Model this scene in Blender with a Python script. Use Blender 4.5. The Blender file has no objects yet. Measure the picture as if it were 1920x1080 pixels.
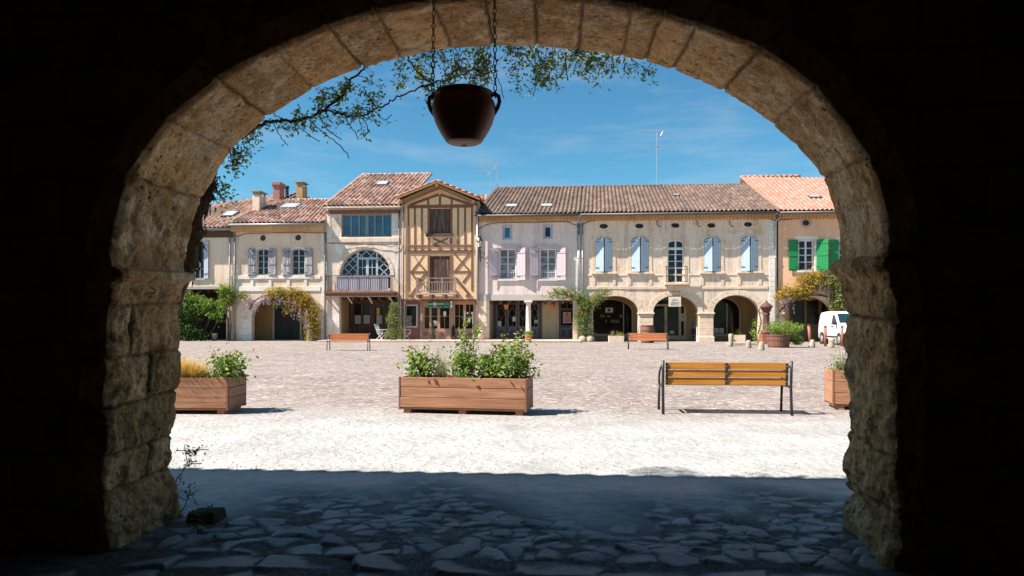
import bpy, bmesh, math, random
import numpy as np
from mathutils import Vector, noise
from mathutils.geometry import tessellate_polygon
random.seed(7); rng = np.random.default_rng(7)
S = bpy.context.scene
C = S.collection
# ------------------------------------------------------------------ camera, sky, sun, exposure
CAMZ = 1.31; F = 1280.0; HOR = 602.0; VPX = 1050.0
TH = math.atan((VPX - 960) / F); CT, ST = math.cos(TH), math.sin(TH)
cam = bpy.data.cameras.new('camera'); camo = bpy.data.objects.new('camera', cam); C.objects.link(camo)
camo.location = (0, 0, CAMZ); camo.rotation_euler = (math.pi / 2, 0, TH)
cam.sensor_width = 36; cam.lens = F / 1920 * 36; cam.shift_y = (HOR - 540) / 1920
cam.clip_start = 0.05; cam.clip_end = 3000
S.camera = camo
LX, LY, LZ = 0.80, 0.27, 1.0                       # direction the sunlight travels: right, away, down
EL = math.atan2(LZ, math.hypot(LX, LY))
W = bpy.data.worlds.new('World'); S.world = W; W.use_nodes = True
nt = W.node_tree; bgn = nt.nodes['Background']
sky = nt.nodes.new('ShaderNodeTexSky'); sky.sky_type = 'NISHITA'; sky.sun_disc = False
sky.sun_elevation = EL; sky.sun_rotation = math.atan2(-LX, -LY)
sky.air_density = 1.0; sky.dust_density = 0.25; sky.ozone_density = 3.0; sky.altitude = 400
hs = nt.nodes.new('ShaderNodeHueSaturation'); hs.inputs['Saturation'].default_value = 1.12
tc = nt.nodes.new('ShaderNodeTexCoord'); mp = nt.nodes.new('ShaderNodeMapping'); mp.inputs['Scale'].default_value = (1.2, 2.0, 7.0)
nz = nt.nodes.new('ShaderNodeTexNoise'); nz.inputs['Scale'].default_value = 2.6; nz.inputs['Detail'].default_value = 7; nz.inputs['Roughness'].default_value = .62
rp = nt.nodes.new('ShaderNodeValToRGB'); rp.color_ramp.elements[0].position = .50; rp.color_ramp.elements[1].position = .82
rp.color_ramp.elements[1].color = (.42, .42, .42, 1)
mx = nt.nodes.new('ShaderNodeMixRGB'); mx.inputs[2].default_value = (5.2, 5.6, 6.2, 1)   # thin cirrus
L = nt.links.new
L(tc.outputs['Generated'], mp.inputs[0]); L(mp.outputs[0], nz.inputs['Vector']); L(nz.outputs[0], rp.inputs[0])
L(sky.outputs[0], hs.inputs['Color']); tn = nt.nodes.new('ShaderNodeMixRGB'); tn.blend_type = 'MULTIPLY'; tn.inputs[0].default_value = 1; tn.inputs[2].default_value = (.68, 1.13, 1.08, 1)
L(hs.outputs[0], tn.inputs[1]); L(tn.outputs[0], mx.inputs[1]); L(rp.outputs[0], mx.inputs[0]); L(mx.outputs[0], bgn.inputs[0])
bgn.inputs['Strength'].default_value = 0.050
sun = bpy.data.lights.new('sun', 'SUN'); suno = bpy.data.objects.new('sun', sun); C.objects.link(suno)
sun.energy = 4.6; sun.angle = math.radians(.53); sun.color = (1.0, .94, .85)
suno.rotation_euler = Vector((LX, LY, -LZ)).to_track_quat('-Z', 'Y').to_euler()
S.view_settings.view_transform = 'Standard'; S.view_settings.look = 'None'; S.view_settings.gamma = 1
S.view_settings.exposure = 1.4
S.cycles.max_bounces = 8; S.cycles.diffuse_bounces = 4; S.cycles.glossy_bounces = 3; S.cycles.transmission_bounces = 4
S.cycles.use_denoising = True
# ------------------------------------------------------------------ pixel <-> place helpers
def dirn(px, py):
    u = (px - 960) / F
    return u * CT - ST, u * ST + CT, (HOR - py) / F
def P(px, py, Y):
    a, b, c = dirn(px, py); return Vector((Y * a / b, Y, CAMZ + Y * c / b))
def G(px, py, z=0.0):
    a, b, c = dirn(px, py); t = (z - CAMZ) / c; return Vector((a * t, b * t, z))
def mpp(px, Y):
    return Y / F / dirn(px, 0)[1]
# ------------------------------------------------------------------ object helpers
def wloc(o):
    v = Vector((0, 0, 0))
    while o is not None:
        v += o.location; o = o.parent
    return v
def tag(o, label=None, cat=None, group=None, kind=None):
    if label: o['label'] = label
    if cat: o['category'] = cat
    if group: o['group'] = group
    if kind: o['kind'] = kind
    return o
def thing(name, label, cat, loc=(0, 0, 0), group=None):
    o = bpy.data.objects.new(name, None); C.objects.link(o); o.location = loc; o.empty_display_size = .2
    return tag(o, label, cat, group)
def copy_tree(o, parent=None):
    c = o.copy(); C.objects.link(c); c.parent = parent
    for ch in list(o.children): copy_tree(ch, c)
    return c
class MB:
    def __init__(s): s.v = []; s.f = []; s.uv = None
    def add(s, vs, fs):
        n = len(s.v); s.v += [tuple(a) for a in vs]; s.f += [tuple(i + n for i in f) for f in fs]
    def box(s, x0, x1, y0, y1, z0, z1):
        s.add([(x0,y0,z0),(x1,y0,z0),(x1,y1,z0),(x0,y1,z0),(x0,y0,z1),(x1,y0,z1),(x1,y1,z1),(x0,y1,z1)],
              [(3,2,1,0),(4,5,6,7),(0,1,5,4),(1,2,6,5),(2,3,7,6),(3,0,4,7)]); return s
    def bar(s, a, b, w, h, up=(0, 0, 1)):
        a = Vector(a); b = Vector(b); d = (b - a).normalized(); u = Vector(up)
        x = d.cross(u)
        if x.length < 1e-4: x = d.cross(Vector((0, 1, 0)))
        x.normalize(); z = x.cross(d).normalized(); x *= w / 2; z *= h / 2
        s.add([a-x-z, a+x-z, a+x+z, a-x+z, b-x-z, b+x-z, b+x+z, b-x+z],
              [(0,1,2,3),(7,6,5,4),(0,4,5,1),(1,5,6,2),(2,6,7,3),(3,7,4,0)]); return s
    def tube(s, pts, r, n=8, cap=True):
        pts = [Vector(p) for p in pts]; m = len(pts); rr = r if isinstance(r, (list, tuple)) else [r] * m
        base = len(s.v); prev = None
        for i, p in enumerate(pts):
            d = (pts[min(i+1, m-1)] - pts[max(i-1, 0)])
            if d.length < 1e-9: d = Vector((0, 0, 1))
            d.normalize()
            if prev is None:
                x = d.cross(Vector((0, 0, 1)))
                if x.length < .05: x = d.cross(Vector((0, 1, 0)))
            else: x = prev - d * prev.dot(d)
            x.normalize(); prev = x; y = d.cross(x)
            for k in range(n):
                a = 2 * math.pi * k / n; q = p + (x * math.cos(a) + y * math.sin(a)) * rr[i]; s.v.append(tuple(q))
        for i in range(m - 1):
            for k in range(n):
                a = base + i*n + k; b = base + i*n + (k+1) % n
                s.f.append((a, b, b + n, a + n))
        if cap:
            s.f.append(tuple(base + k for k in reversed(range(n)))); s.f.append(tuple(base + (m-1)*n + k for k in range(n)))
        return s
    def lathe(s, prof, n=20, c=(0, 0, 0), fn=None):
        base = len(s.v); m = len(prof)
        for i, (r, z) in enumerate(prof):
            for k in range(n):
                a = 2 * math.pi * k / n; q = r * (fn(a, z) if fn else 1)
                s.v.append((c[0] + q*math.cos(a), c[1] + q*math.sin(a), c[2] + z))
        for i in range(m - 1):
            for k in range(n):
                a = base + i*n + k; b = base + i*n + (k+1) % n; s.f.append((a, b, b+n, a+n))
        s.f.append(tuple(base + k for k in reversed(range(n)))); s.f.append(tuple(base + (m-1)*n + k for k in range(n)))
        return s
    def prism(s, poly, fn, t0, t1):
        """poly: list of 2-D points (one outline), fn(a,b,t) -> 3-D"""
        n = len(poly)
        s.add([fn(a, b, t0) for a, b in poly] + [fn(a, b, t1) for a, b in poly],
              [tuple(range(n)), tuple(reversed(range(n, 2*n)))] + [(i, i+n, (i+1) % n + n, (i+1) % n) for i in range(n)]); return s
    def slab(s, outline, holes, y0, y1):
        """wall in the XZ plane with holes, between y0 and y1"""
        loops = [outline] + list(holes)
        flat = [p for l in loops for p in l]
        tris = tessellate_polygon([[Vector((a, b, 0)) for a, b in l] for l in loops])
        n = len(flat); base = len(s.v)
        s.v += [(a, y0, b) for a, b in flat] + [(a, y1, b) for a, b in flat]
        for t in tris:
            s.f.append(tuple(base + i for i in t)); s.f.append(tuple(base + n + i for i in reversed(t)))
        o = 0
        for l in loops:
            m = len(l)
            for i in range(m):
                a = base + o + i; b = base + o + (i+1) % m; s.f.append((a, b, b+n, a+n))
            o += m
        return s
    def build(s, name, mat, parent=None, smooth=False, recalc=True, loc=None, bevel=0):
        off = wloc(parent) if parent else Vector((0, 0, 0))
        if loc is not None: off = Vector(loc)
        me = bpy.data.meshes.new(name)
        me.from_pydata([(a-off.x, b-off.y, c-off.z) for a, b, c in s.v], [], s.f)
        if recalc:
            bm = bmesh.new(); bm.from_mesh(me); bmesh.ops.recalc_face_normals(bm, faces=bm.faces); bm.to_mesh(me); bm.free()
        me.materials.append(mat)
        if smooth: me.polygons.foreach_set('use_smooth', [True] * len(me.polygons))
        o = bpy.data.objects.new(name, me); C.objects.link(o)
        if loc is not None: o.location = loc
        o.parent = parent
        if bevel:
            b = o.modifiers.new('bevel', 'BEVEL'); b.width = bevel; b.segments = 2; b.limit_method = 'ANGLE'
        return o
def np_mesh(name, verts, faces, mat, parent=None, smooth=True, uv=None, attrs=None):
    off = wloc(parent) if parent else Vector((0, 0, 0))
    me = bpy.data.meshes.new(name)
    v = np.asarray(verts, dtype=np.float32) - np.array(off[:], dtype=np.float32)
    f = np.asarray(faces, dtype=np.int32); k = f.shape[1]
    me.vertices.add(len(v)); me.vertices.foreach_set('co', v.ravel())
    me.loops.add(f.size); me.loops.foreach_set('vertex_index', f.ravel())
    me.polygons.add(len(f)); me.polygons.foreach_set('loop_start', np.arange(0, f.size, k, dtype=np.int32))
    if uv is not None:
        ul = me.uv_layers.new(name='UVMap'); ul.data.foreach_set('uv', np.asarray(uv, dtype=np.float32)[f.ravel()].ravel())
    for an, av in (attrs or {}).items():
        at = me.attributes.new(an, 'FLOAT', 'POINT'); at.data.foreach_set('value', np.asarray(av, dtype=np.float32).ravel())
    me.update(calc_edges=True); me.validate()
    me.polygons.foreach_set('use_smooth', [smooth] * len(f))
    me.materials.append(mat)
    o = bpy.data.objects.new(name, me); C.objects.link(o); o.parent = parent
    return o
def grid_faces(nu, nv):
    i = np.arange(nu - 1)[:, None]; j = np.arange(nv - 1)[None, :]
    a = (i * nv + j).ravel()
    return np.stack([a, a + nv, a + nv + 1, a + 1], 1)
def leaf_cloud(name, pts, size, mat, parent=None, flat=.35, asp=.55, droop=0.0, dirs=None):
    pts = np.asarray(pts, float); n = len(pts)
    if n == 0: return None
    sz = size * rng.uniform(.6, 1.25, n)[:, None]
    nr = rng.normal(size=(n, 3)); nr[:, 2] = np.abs(nr[:, 2]) + flat; nr[:, 1] -= .25; nr /= np.linalg.norm(nr, axis=1)[:, None]
    a = rng.normal(size=(n, 3)) if dirs is None else np.asarray(dirs, float) + .25 * rng.normal(size=(n, 3))
    a[:, 2] -= droop
    a -= nr * (a * nr).sum(1)[:, None]; a /= np.linalg.norm(a, axis=1)[:, None] + 1e-9
    b = np.cross(nr, a)
    tip = pts + a * sz; mid = pts + a * sz * .45 + nr * sz * .08
    l = mid + b * sz * asp / 2 + nr * sz * .08; r = mid - b * sz * asp / 2 + nr * sz * .08
    v = np.stack([pts, l, tip, r], 1).reshape(-1, 3)
    return np_mesh(name, v, np.arange(n * 4).reshape(n, 4), mat, parent, smooth=False)
# ------------------------------------------------------------------ materials
class NT:
    def __init__(s, name):
        s.m = bpy.data.materials.new(name); s.m.use_nodes = True; s.t = s.m.node_tree
        s.b = s.t.nodes['Principled BSDF']; s.o = s.t.nodes['Material Output']
    def n(s, ty, **kw):
        nd = s.t.nodes.new(ty)
        for k, v in kw.items():
            if hasattr(nd, k): setattr(nd, k, v)
            else: nd.inputs[k].default_value = v
        return nd
    def l(s, a, b): s.t.links.new(a, b)
    def pos(s, scale=(1, 1, 1), obj=False):
        if obj: src = s.n('ShaderNodeTexCoord').outputs['Object']
        else: src = s.n('ShaderNodeNewGeometry').outputs['Position']
        mp = s.n('ShaderNodeMapping'); mp.inputs['Scale'].default_value = scale
        s.l(src, mp.inputs[0]); return mp.outputs[0]
    def noise(s, vec, scale, detail=4, rough=.55):
        nd = s.n('ShaderNodeTexNoise'); nd.inputs['Scale'].default_value = scale; nd.inputs['Detail'].default_value = detail
        nd.inputs['Roughness'].default_value = rough; s.l(vec, nd.inputs['Vector']); return nd.outputs[0]
    def ramp(s, fac, stops, interp='LINEAR'):
        r = s.n('ShaderNodeValToRGB'); cr = r.color_ramp; cr.interpolation = interp
        while len(cr.elements) < len(stops): cr.elements.new(.5)
        for e, (p, c) in zip(cr.elements, stops):
            e.position = p; e.color = (c, c, c, 1) if isinstance(c, (int, float)) else (*c, 1)
        s.l(fac, r.inputs[0]); return r.outputs[0]
    def mix(s, fac, a, b, mode='MIX'):
        m = s.n('ShaderNodeMixRGB', blend_type=mode)
        for i, v in zip((0, 1, 2), (fac, a, b)):
            if isinstance(v, (int, float)): m.inputs[i].default_value = v if i == 0 else (v, v, v, 1)
            elif isinstance(v, tuple): m.inputs[i].default_value = (*v, 1)
            else: s.l(v, m.inputs[i])
        return m.outputs[0]
    def math(s, op, a, b=0.0):
        m = s.n('ShaderNodeMath', operation=op)
        for i, v in zip((0, 1), (a, b)):
            if isinstance(v, (int, float)): m.inputs[i].default_value = v
            else: s.l(v, m.inputs[i])
        return m.outputs[0]
    def bump(s, h, strength=.5, dist=.02, prev=None):
        b = s.n('ShaderNodeBump'); b.inputs['Strength'].default_value = strength; b.inputs['Distance'].default_value = dist
        s.l(h, b.inputs['Height'])
        if prev is not None: s.l(prev, b.inputs['Normal'])
        return b.outputs[0]
    def done(s, col=None, rough=.8, normal=None, spec=.3, metal=0):
        if col is not None:
            if isinstance(col, tuple): s.b.inputs['Base Color'].default_value = (*col, 1)
            else: s.l(col, s.b.inputs['Base Color'])
        if isinstance(rough, (int, float)): s.b.inputs['Roughness'].default_value = rough
        else: s.l(rough, s.b.inputs['Roughness'])
        s.b.inputs['Specular IOR Level'].default_value = spec; s.b.inputs['Metallic'].default_value = metal
        if normal is not None: s.l(normal, s.b.inputs['Normal'])
        return s.m
def plaster(name, c1, c2, stain=(.2, .15, .1), st=.5, patch=None, ps=.6, bumps=.5):
    t = NT(name); p = t.pos()
    big = t.ramp(t.noise(p, .55, 6, .6), [(.35, 0.), (.65, 1.)])
    col = t.mix(big, c1, c2)
    if patch:
        pm = t.ramp(t.noise(p, ps, 5, .65), [(.55, 0.), (.60, 1.)]); col = t.mix(pm, col, patch)
    sv = t.pos((2.2, 2.2, .28)); sm = t.ramp(t.noise(sv, 1.4, 5, .6), [(.5, 0.), (.8, st)])
    col = t.mix(sm, col, stain)
    fine = t.noise(p, 9, 5, .7); col = t.mix(.4, col, t.ramp(fine, [(.3, .5), (.6, 1.08)]), 'MULTIPLY')
    col = t.mix(t.ramp(t.noise(p, 1.7, 8, .75), [(.57, 0.), (.61, .35)]), col, tuple(min(1, x * 1.18) for x in c1))
    col = t.mix(t.ramp(t.noise(p, 3.3, 3, .6), [(.66, 0.), (.74, .35)]), col, stain)
    nb = t.bump(t.noise(p, 7, 6, .7), bumps, .03); nb = t.bump(t.noise(p, 45, 3, .6), .35, .01, nb)
    return t.done(col, .92, nb, .15)
def wood(name, c1, c2, axis=0, grain=1.0, rough=.6, worn=None, island=True):
    t = NT(name); sc = [14, 14, 14]; sc[axis] = .9
    p = t.pos(tuple(sc), obj=True); g = t.noise(p, 1.6 * grain, 6, .65)
    if island:
        ri = t.n('ShaderNodeNewGeometry').outputs['Random Per Island']
        off = t.n('ShaderNodeVectorMath', operation='ADD'); t.l(p, off.inputs[0])
        cb = t.n('ShaderNodeCombineXYZ')
        for i in range(3): t.l(t.math('MULTIPLY', ri, 37.0), cb.inputs[i])
        t.l(cb.outputs[0], off.inputs[1]); g = t.noise(off.outputs[0], 1.6 * grain, 6, .65)
    col = t.mix(t.ramp(g, [(.3, 0.), (.7, 1.)]), c1, c2)
    if island: col = t.mix(.5, col, t.ramp(ri, [(0., .62), (1., 1.05)]), 'MULTIPLY')
    if worn:
        wm = t.ramp(t.noise(t.pos(tuple(x * .5 for x in sc), obj=True), 2.2, 6, .7), [(.52, 0.), (.62, .85)]); col = t.mix(wm, col, worn)
    return t.done(col, rough, t.bump(g, .35, .01), .3)
def paint(name, c, rough=.5, var=.12, metal=0, spec=.4, bump=.1):
    t = NT(name); p = t.pos(); g = t.noise(p, 4, 6, .7)
    col = t.mix(t.ramp(g, [(.3, 0.), (.75, 1.)]), tuple(x * (1 - var) for x in c), tuple(min(1, x * (1 + var)) for x in c))
    col = t.mix(t.ramp(t.noise(p, 19, 5, .75), [(.62, 0.), (.75, .35)]), col, tuple(x * .55 for x in c))
    return t.done(col, rough, t.bump(t.noise(p, 30, 4), bump, .01), spec, metal)
def leafmat(name, cols, trans=.35, rough=.5):
    t = NT(name); ri = t.n('ShaderNodeNewGeometry').outputs['Random Per Island']
    col = t.ramp(ri, [(i / max(1, len(cols) - 1), c) for i, c in enumerate(cols)])
    t.done(col, rough, None, .3)
    tr = t.n('ShaderNodeBsdfTranslucent'); t.l(t.mix(1., col, (1.25, 1.2, .55), 'MULTIPLY'), tr.inputs[0])
    ms = t.n('ShaderNodeMixShader'); ms.inputs[0].default_value = trans
    t.l(t.b.outputs[0], ms.inputs[1]); t.l(tr.outputs[0], ms.inputs[2]); t.l(ms.outputs[0], t.o.inputs[0])
    return t.m
def glassmat(name, c=(.018, .02, .022), rough=.05, spec=.6, var=True):
    t = NT(name); p = t.pos((1, 1, 1))
    col = t.mix(t.ramp(t.noise(p, 1.7, 4, .6), [(.4, 0.), (.7, 1.)]), tuple(x * .5 for x in c), tuple(x * 1.6 for x in c)) if var else c
    return t.done(col, rough, t.bump(t.noise(p, .9, 2), .06, .05), spec)
def tilemat(name, cols, dark=(.06, .05, .045), lichen=(.36, .33, .26), lm=.5):
    t = NT(name); uv = t.n('ShaderNodeUVMap').outputs[0]
    fl = t.n('ShaderNodeVectorMath', operation='FLOOR'); t.l(uv, fl.inputs[0])
    wn = t.n('ShaderNodeTexWhiteNoise', noise_dimensions='2D'); t.l(fl.outputs[0], wn.inputs['Vector'])
    col = t.ramp(wn.outputs[0], [(i / (len(cols) - 1), c) for i, c in enumerate(cols)])
    p = t.pos(); col = t.mix(t.ramp(t.noise(p, .8, 5, .65), [(.42, 0.), (.7, .65)]), col, dark)
    col = t.mix(t.ramp(t.noise(p, 6, 5, .7), [(.52, 0.), (.68, lm)]), col, lichen)
    return t.done(col, .9, t.bump(t.noise(p, 18, 4, .7), .5, .02), .15)
M = {}
M['cream'] = plaster('cream_plaster', (.78, .61, .47), (.72, .54, .41), (.36, .25, .16), .8)
M['cream_low'] = plaster('ochre_plaster', (.66, .50, .32), (.70, .57, .42), (.42, .27, .13), .5)
M['pinkwhite'] = plaster('pale_pink_plaster', (.80, .65, .60), (.74, .59, .54), (.40, .31, .27), .65)
M['whitewash'] = plaster('weathered_whitewash', (.77, .65, .56), (.66, .53, .43), (.26, .19, .14), .85, (.78, .72, .66), .8)
M['arcade'] = plaster('old_limestone_render', (.76, .58, .44), (.78, .63, .54), (.34, .24, .16), .85, (.70, .48, .30), .9)
M['orange'] = plaster('orange_plaster', (.84, .50, .32), (.80, .46, .28), (.48, .30, .19), .5)
M['ochre'] = plaster('timber_infill_plaster', (.80, .555, .35), (.76, .505, .30), (.50, .34, .21), .45)
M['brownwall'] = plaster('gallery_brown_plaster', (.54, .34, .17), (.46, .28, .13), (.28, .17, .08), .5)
M['stonetrim'] = plaster('pale_stone_trim', (.76, .60, .47), (.70, .53, .39), (.40, .28, .19), .5)
M['whitetrim'] = plaster('white_stone_trim', (.78, .72, .65), (.72, .65, .57), (.45, .38, .31), .4)
M['roof_red'] = tilemat('red_canal_tile', [(.29, .12, .085), (.18, .08, .065), (.40, .22, .17), (.26, .14, .11), (.11, .07, .062), (.48, .32, .26), (.22, .115, .09)])
M['roof_brown'] = tilemat('brown_canal_tile', [(.17, .10, .08), (.10, .07, .06), (.21, .135, .105), (.135, .095, .08)], (.035, .03, .028), (.24, .20, .165), .5)
M['roof_new'] = tilemat('salmon_canal_tile', [(.40, .19, .145), (.33, .135, .10), (.45, .245, .185), (.36, .195, .16), (.42, .17, .125)], (.32, .16, .12), (.44, .33, .28), .45)
M['genoise'] = plaster('tile_cornice_clay', (.62, .38, .18), (.52, .27, .13), (.32, .18, .10), .4)
M['timber'] = wood('old_oak_timber', (.17, .075, .042), (.26, .125, .075), 2, 1, .75)
M['beam'] = wood('dark_beam_wood', (.07, .04, .025), (.13, .08, .05), 0, 1, .8)
M['greybeam'] = wood('grey_beam_wood', (.36, .31, .28), (.5, .45, .41), 0, 1, .8)
M['door_dark'] = wood('dark_brown_boards', (.05, .022, .015), (.10, .045, .03), 2, 1, .6, (.22, .17, .15))
M['door_black'] = wood('charcoal_boards', (.030, .028, .027), (.06, .055, .05), 2, 1, .7)
M['shopwood'] = paint('shopfront_tan_wood', (.42, .24, .12), .5)
M['shopred'] = paint('shopfront_dull_red_wood', (.20, .085, .06), .55)
M['shopgrey'] = paint('grey_shop_frame', (.17, .155, .17), .5)
M['shopblue'] = paint('slate_shop_frame', (.075, .075, .09), .5)
M['winwhite'] = paint('white_window_paint', (.68, .68, .70), .45)
M['winblue'] = paint('blue_grey_window_paint', (.44, .49, .56), .5)
M['wingrey'] = paint('grey_window_paint', (.22, .21, .20), .5)
M['lilac'] = paint('lilac_grey_board', (.46, .42, .50), .6)
M['mauve'] = paint('mauve_shutter_paint', (.52, .43, .45), .6)
M['blue'] = paint('pale_blue_shutter_paint', (.42, .51, .60), .5)
M['green'] = paint('green_shutter_paint', (.014, .21, .065), .45)
M['oldshutter'] = wood('weathered_grey_shutter', (.11, .10, .12), (.42, .40, .42), 2, 1.6, .8, (.70, .68, .67))
M['bluegrey_shutter'] = paint('grey_blue_shutter_paint', (.42, .45, .52), .6)
M['glass'] = glassmat('dark_window_glass', (.014, .014, .016), .05, .35)
M['glassblue'] = glassmat('sky_painted_glass', (.012, .075, .15), .04, .9)  # sky reflection put into the blue base colour
M['glasscurtain'] = glassmat('curtained_glass', (.22, .21, .21), .15, .5)
M['glassshop'] = glassmat('shop_glass', (.022, .016, .011), .06, .16)
M['iron'] = paint('black_iron', (.022, .02, .02), .45, .3, .0, .5)
M['rust'] = paint('rusty_iron', (.105, .045, .035), .75, .4)
M['rustred'] = paint('red_brown_painted_post', (.30, .10, .06), .6, .2)
M['zinc'] = paint('zinc_gutter', (.30, .31, .32), .45, .15, .4)
M['darkzinc'] = paint('dark_gutter', (.10, .095, .09), .5, .2)
M['terracotta'] = paint('terracotta', (.50, .17, .07), .7, .15)
M['white'] = paint('white_paint', (.78, .78, .76), .4, .04)
M['paper'] = paint('white_paper', (.72, .71, .68), .8, .05)
M['signgreen'] = paint('dark_green_sign', (.008, .075, .045), .35, .1)
M['signcream'] = paint('cream_sign', (.66, .58, .47), .6, .06)
M['signgrey'] = paint('grey_lettering', (.20, .19, .22), .6, .05)
M['signbrown'] = paint('brown_lettering', (.30, .21, .14), .6, .05)
M['lightlet'] = paint('white_lettering', (.74, .77, .74), .6, .02)
M['greenlet'] = paint('pale_green_lettering', (.32, .50, .36), .6, .02)
M['benchwood'] = wood('varnished_bench_wood', (.60, .27, .055), (.36, .13, .02), 0, 1.1, .4)
M['benchred'] = wood('orange_bench_wood', (.62, .27, .12), (.52, .20, .085), 0, .8, .5)
M['planterwood'] = wood('reddish_planter_boards', (.46, .23, .13), (.24, .105, .06), 0, 1.1, .75, (.37, .22, .14))
M['barrel'] = wood('barrel_staves', (.26, .11, .075), (.17, .075, .05), 2, .8, .7)
M['barreldark'] = wood('dark_barrel_staves', (.06, .04, .035), (.10, .065, .05), 2, .8, .6)
M['soil'] = paint('planter_soil', (.06, .042, .03), .95, .4)
M['brick'] = None
M['glassvan'] = glassmat('windscreen_glass', (.012, .035, .045), .08, .25, False)
_t = NT('loose_pebble'); _ri = _t.n('ShaderNodeNewGeometry').outputs['Random Per Island']
M['pebble'] = _t.done(_t.ramp(_ri, [(0., (.22, .17, .15)), (.4, (.36, .31, .28)), (.8, (.46, .42, .38)), (1., (.30, .21, .17))]), .9, None, .1)
M['yellowposter'] = paint('yellow_poster', (.60, .33, .04), .6, .1)
M['greyrail'] = wood('weathered_rail_wood', (.22, .13, .10), (.36, .26, .22), 2, 1, .8)
M['mauvewood'] = paint('dusty_rose_panelling', (.34, .20, .165), .6, .15)
M['bargewood'] = wood('honey_bargeboard', (.34, .20, .09), (.26, .14, .06), 0, 1, .7)
M['greybeam2'] = wood('pale_lintel_wood', (.46, .39, .36), (.58, .51, .48), 0, 1, .8)
M['posterpink'] = paint('pink_poster', (.55, .34, .30), .6, .1)
M['shopframe'] = paint('beige_shop_frame', (.66, .50, .34), .5, .08)
M['bottle'] = paint('pale_bottles', (.34, .32, .22), .2, .3)
M['brickring'] = paint('pink_brick_ring', (.50, .34, .29), .85, .3)
M['doorolive'] = paint('brown_glazed_door', (.13, .075, .03), .5, .2)
M['lampglass'] = paint('frosted_lamp_glass', (.62, .6, .55), .25, .04)
M['stem'] = paint('green_brown_stem', (.09, .075, .03), .7, .3)
M['bark'] = paint('grey_brown_bark', (.11, .065, .04), .9, .45, bump=.6)
M['rose'] = leafmat('rose_leaf', [(.06, .13, .02), (.12, .22, .035), (.20, .31, .05), (.32, .39, .10)])
M['rosetip'] = leafmat('young_red_shoot', [(.30, .14, .06), (.38, .22, .09), (.26, .24, .06)])
M['limeleaf'] = leafmat('lime_green_leaf', [(.13, .21, .03), (.20, .28, .045), (.26, .33, .07)])
M['darkleaf'] = leafmat('dark_shrub_leaf', [(.02, .05, .012), (.04, .09, .018), (.07, .13, .03)])
M['shrub'] = leafmat('grey_green_leaf', [(.09, .15, .035), (.18, .23, .07), (.28, .31, .13)])
M['wist'] = leafmat('bronze_wisteria_leaf', [(.38, .25, .04), (.46, .31, .06), (.32, .28, .05), (.52, .33, .08)])
M['wistg'] = leafmat('green_wisteria_leaf', [(.14, .18, .035), (.22, .25, .06), (.34, .34, .15)])
M['petal'] = leafmat('lilac_petal', [(.40, .30, .46), (.52, .42, .55), (.34, .25, .42)])
M['redpetal'] = leafmat('coral_rose_petal', [(.50, .08, .06), (.55, .2, .16), (.45, .05, .05)])
M['yellowpetal'] = leafmat('yellow_petal', [(.65, .48, .03), (.7, .55, .06)])
M['vineleaf'] = leafmat('vine_leaf', [(.12, .18, .035), (.18, .25, .06), (.25, .30, .09), (.22, .17, .07)], .55)
M['grassgold'] = leafmat('golden_grass', [(.55, .38, .14), (.48, .32, .10), (.62, .46, .20)])
M['grassgrey'] = leafmat('grey_green_stalk', [(.18, .20, .10), (.26, .26, .15), (.14, .16, .07)])
M['cypress'] = leafmat('black_green_cypress', [(.008, .018, .008), (.015, .03, .012)], .1)
M['canvas'] = paint('white_garden_furniture', (.50, .50, .50), .5, .1)
M['rubber'] = paint('black_rubber', (.02, .02, .02), .8)
M['bodywhite'] = paint('white_car_paint', (.62, .62, .62), .25, .01, 0, .5, 0)
M['galv'] = paint('galvanised_metal', (.42, .43, .45), .4, .1, .5)
def brickmat():
    t = NT('chimney_brick'); b = t.n('ShaderNodeTexBrick'); p = t.pos((1, 1, 1))
    sx = t.n('ShaderNodeSeparateXYZ'); t.l(p, sx.inputs[0]); cb = t.n('ShaderNodeCombineXYZ')
    t.l(t.math('ADD', sx.outputs[0], sx.outputs[1]), cb.inputs[0]); t.l(sx.outputs[2], cb.inputs[1]); t.l(cb.outputs[0], b.inputs['Vector'])
    b.inputs['Color1'].default_value = (.36, .09, .06, 1); b.inputs['Color2'].default_value = (.26, .07, .05, 1); b.inputs['Mortar'].default_value = (.5, .4, .34, 1)
    b.inputs['Scale'].default_value = 1; b.inputs['Brick Width'].default_value = .22; b.inputs['Row Height'].default_value = .08; b.inputs['Mortar Size'].default_value = .012
    return t.done(b.outputs[0], .9, t.bump(b.outputs[1], .5, .02), .1)
M['brick'] = brickmat()
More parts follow.
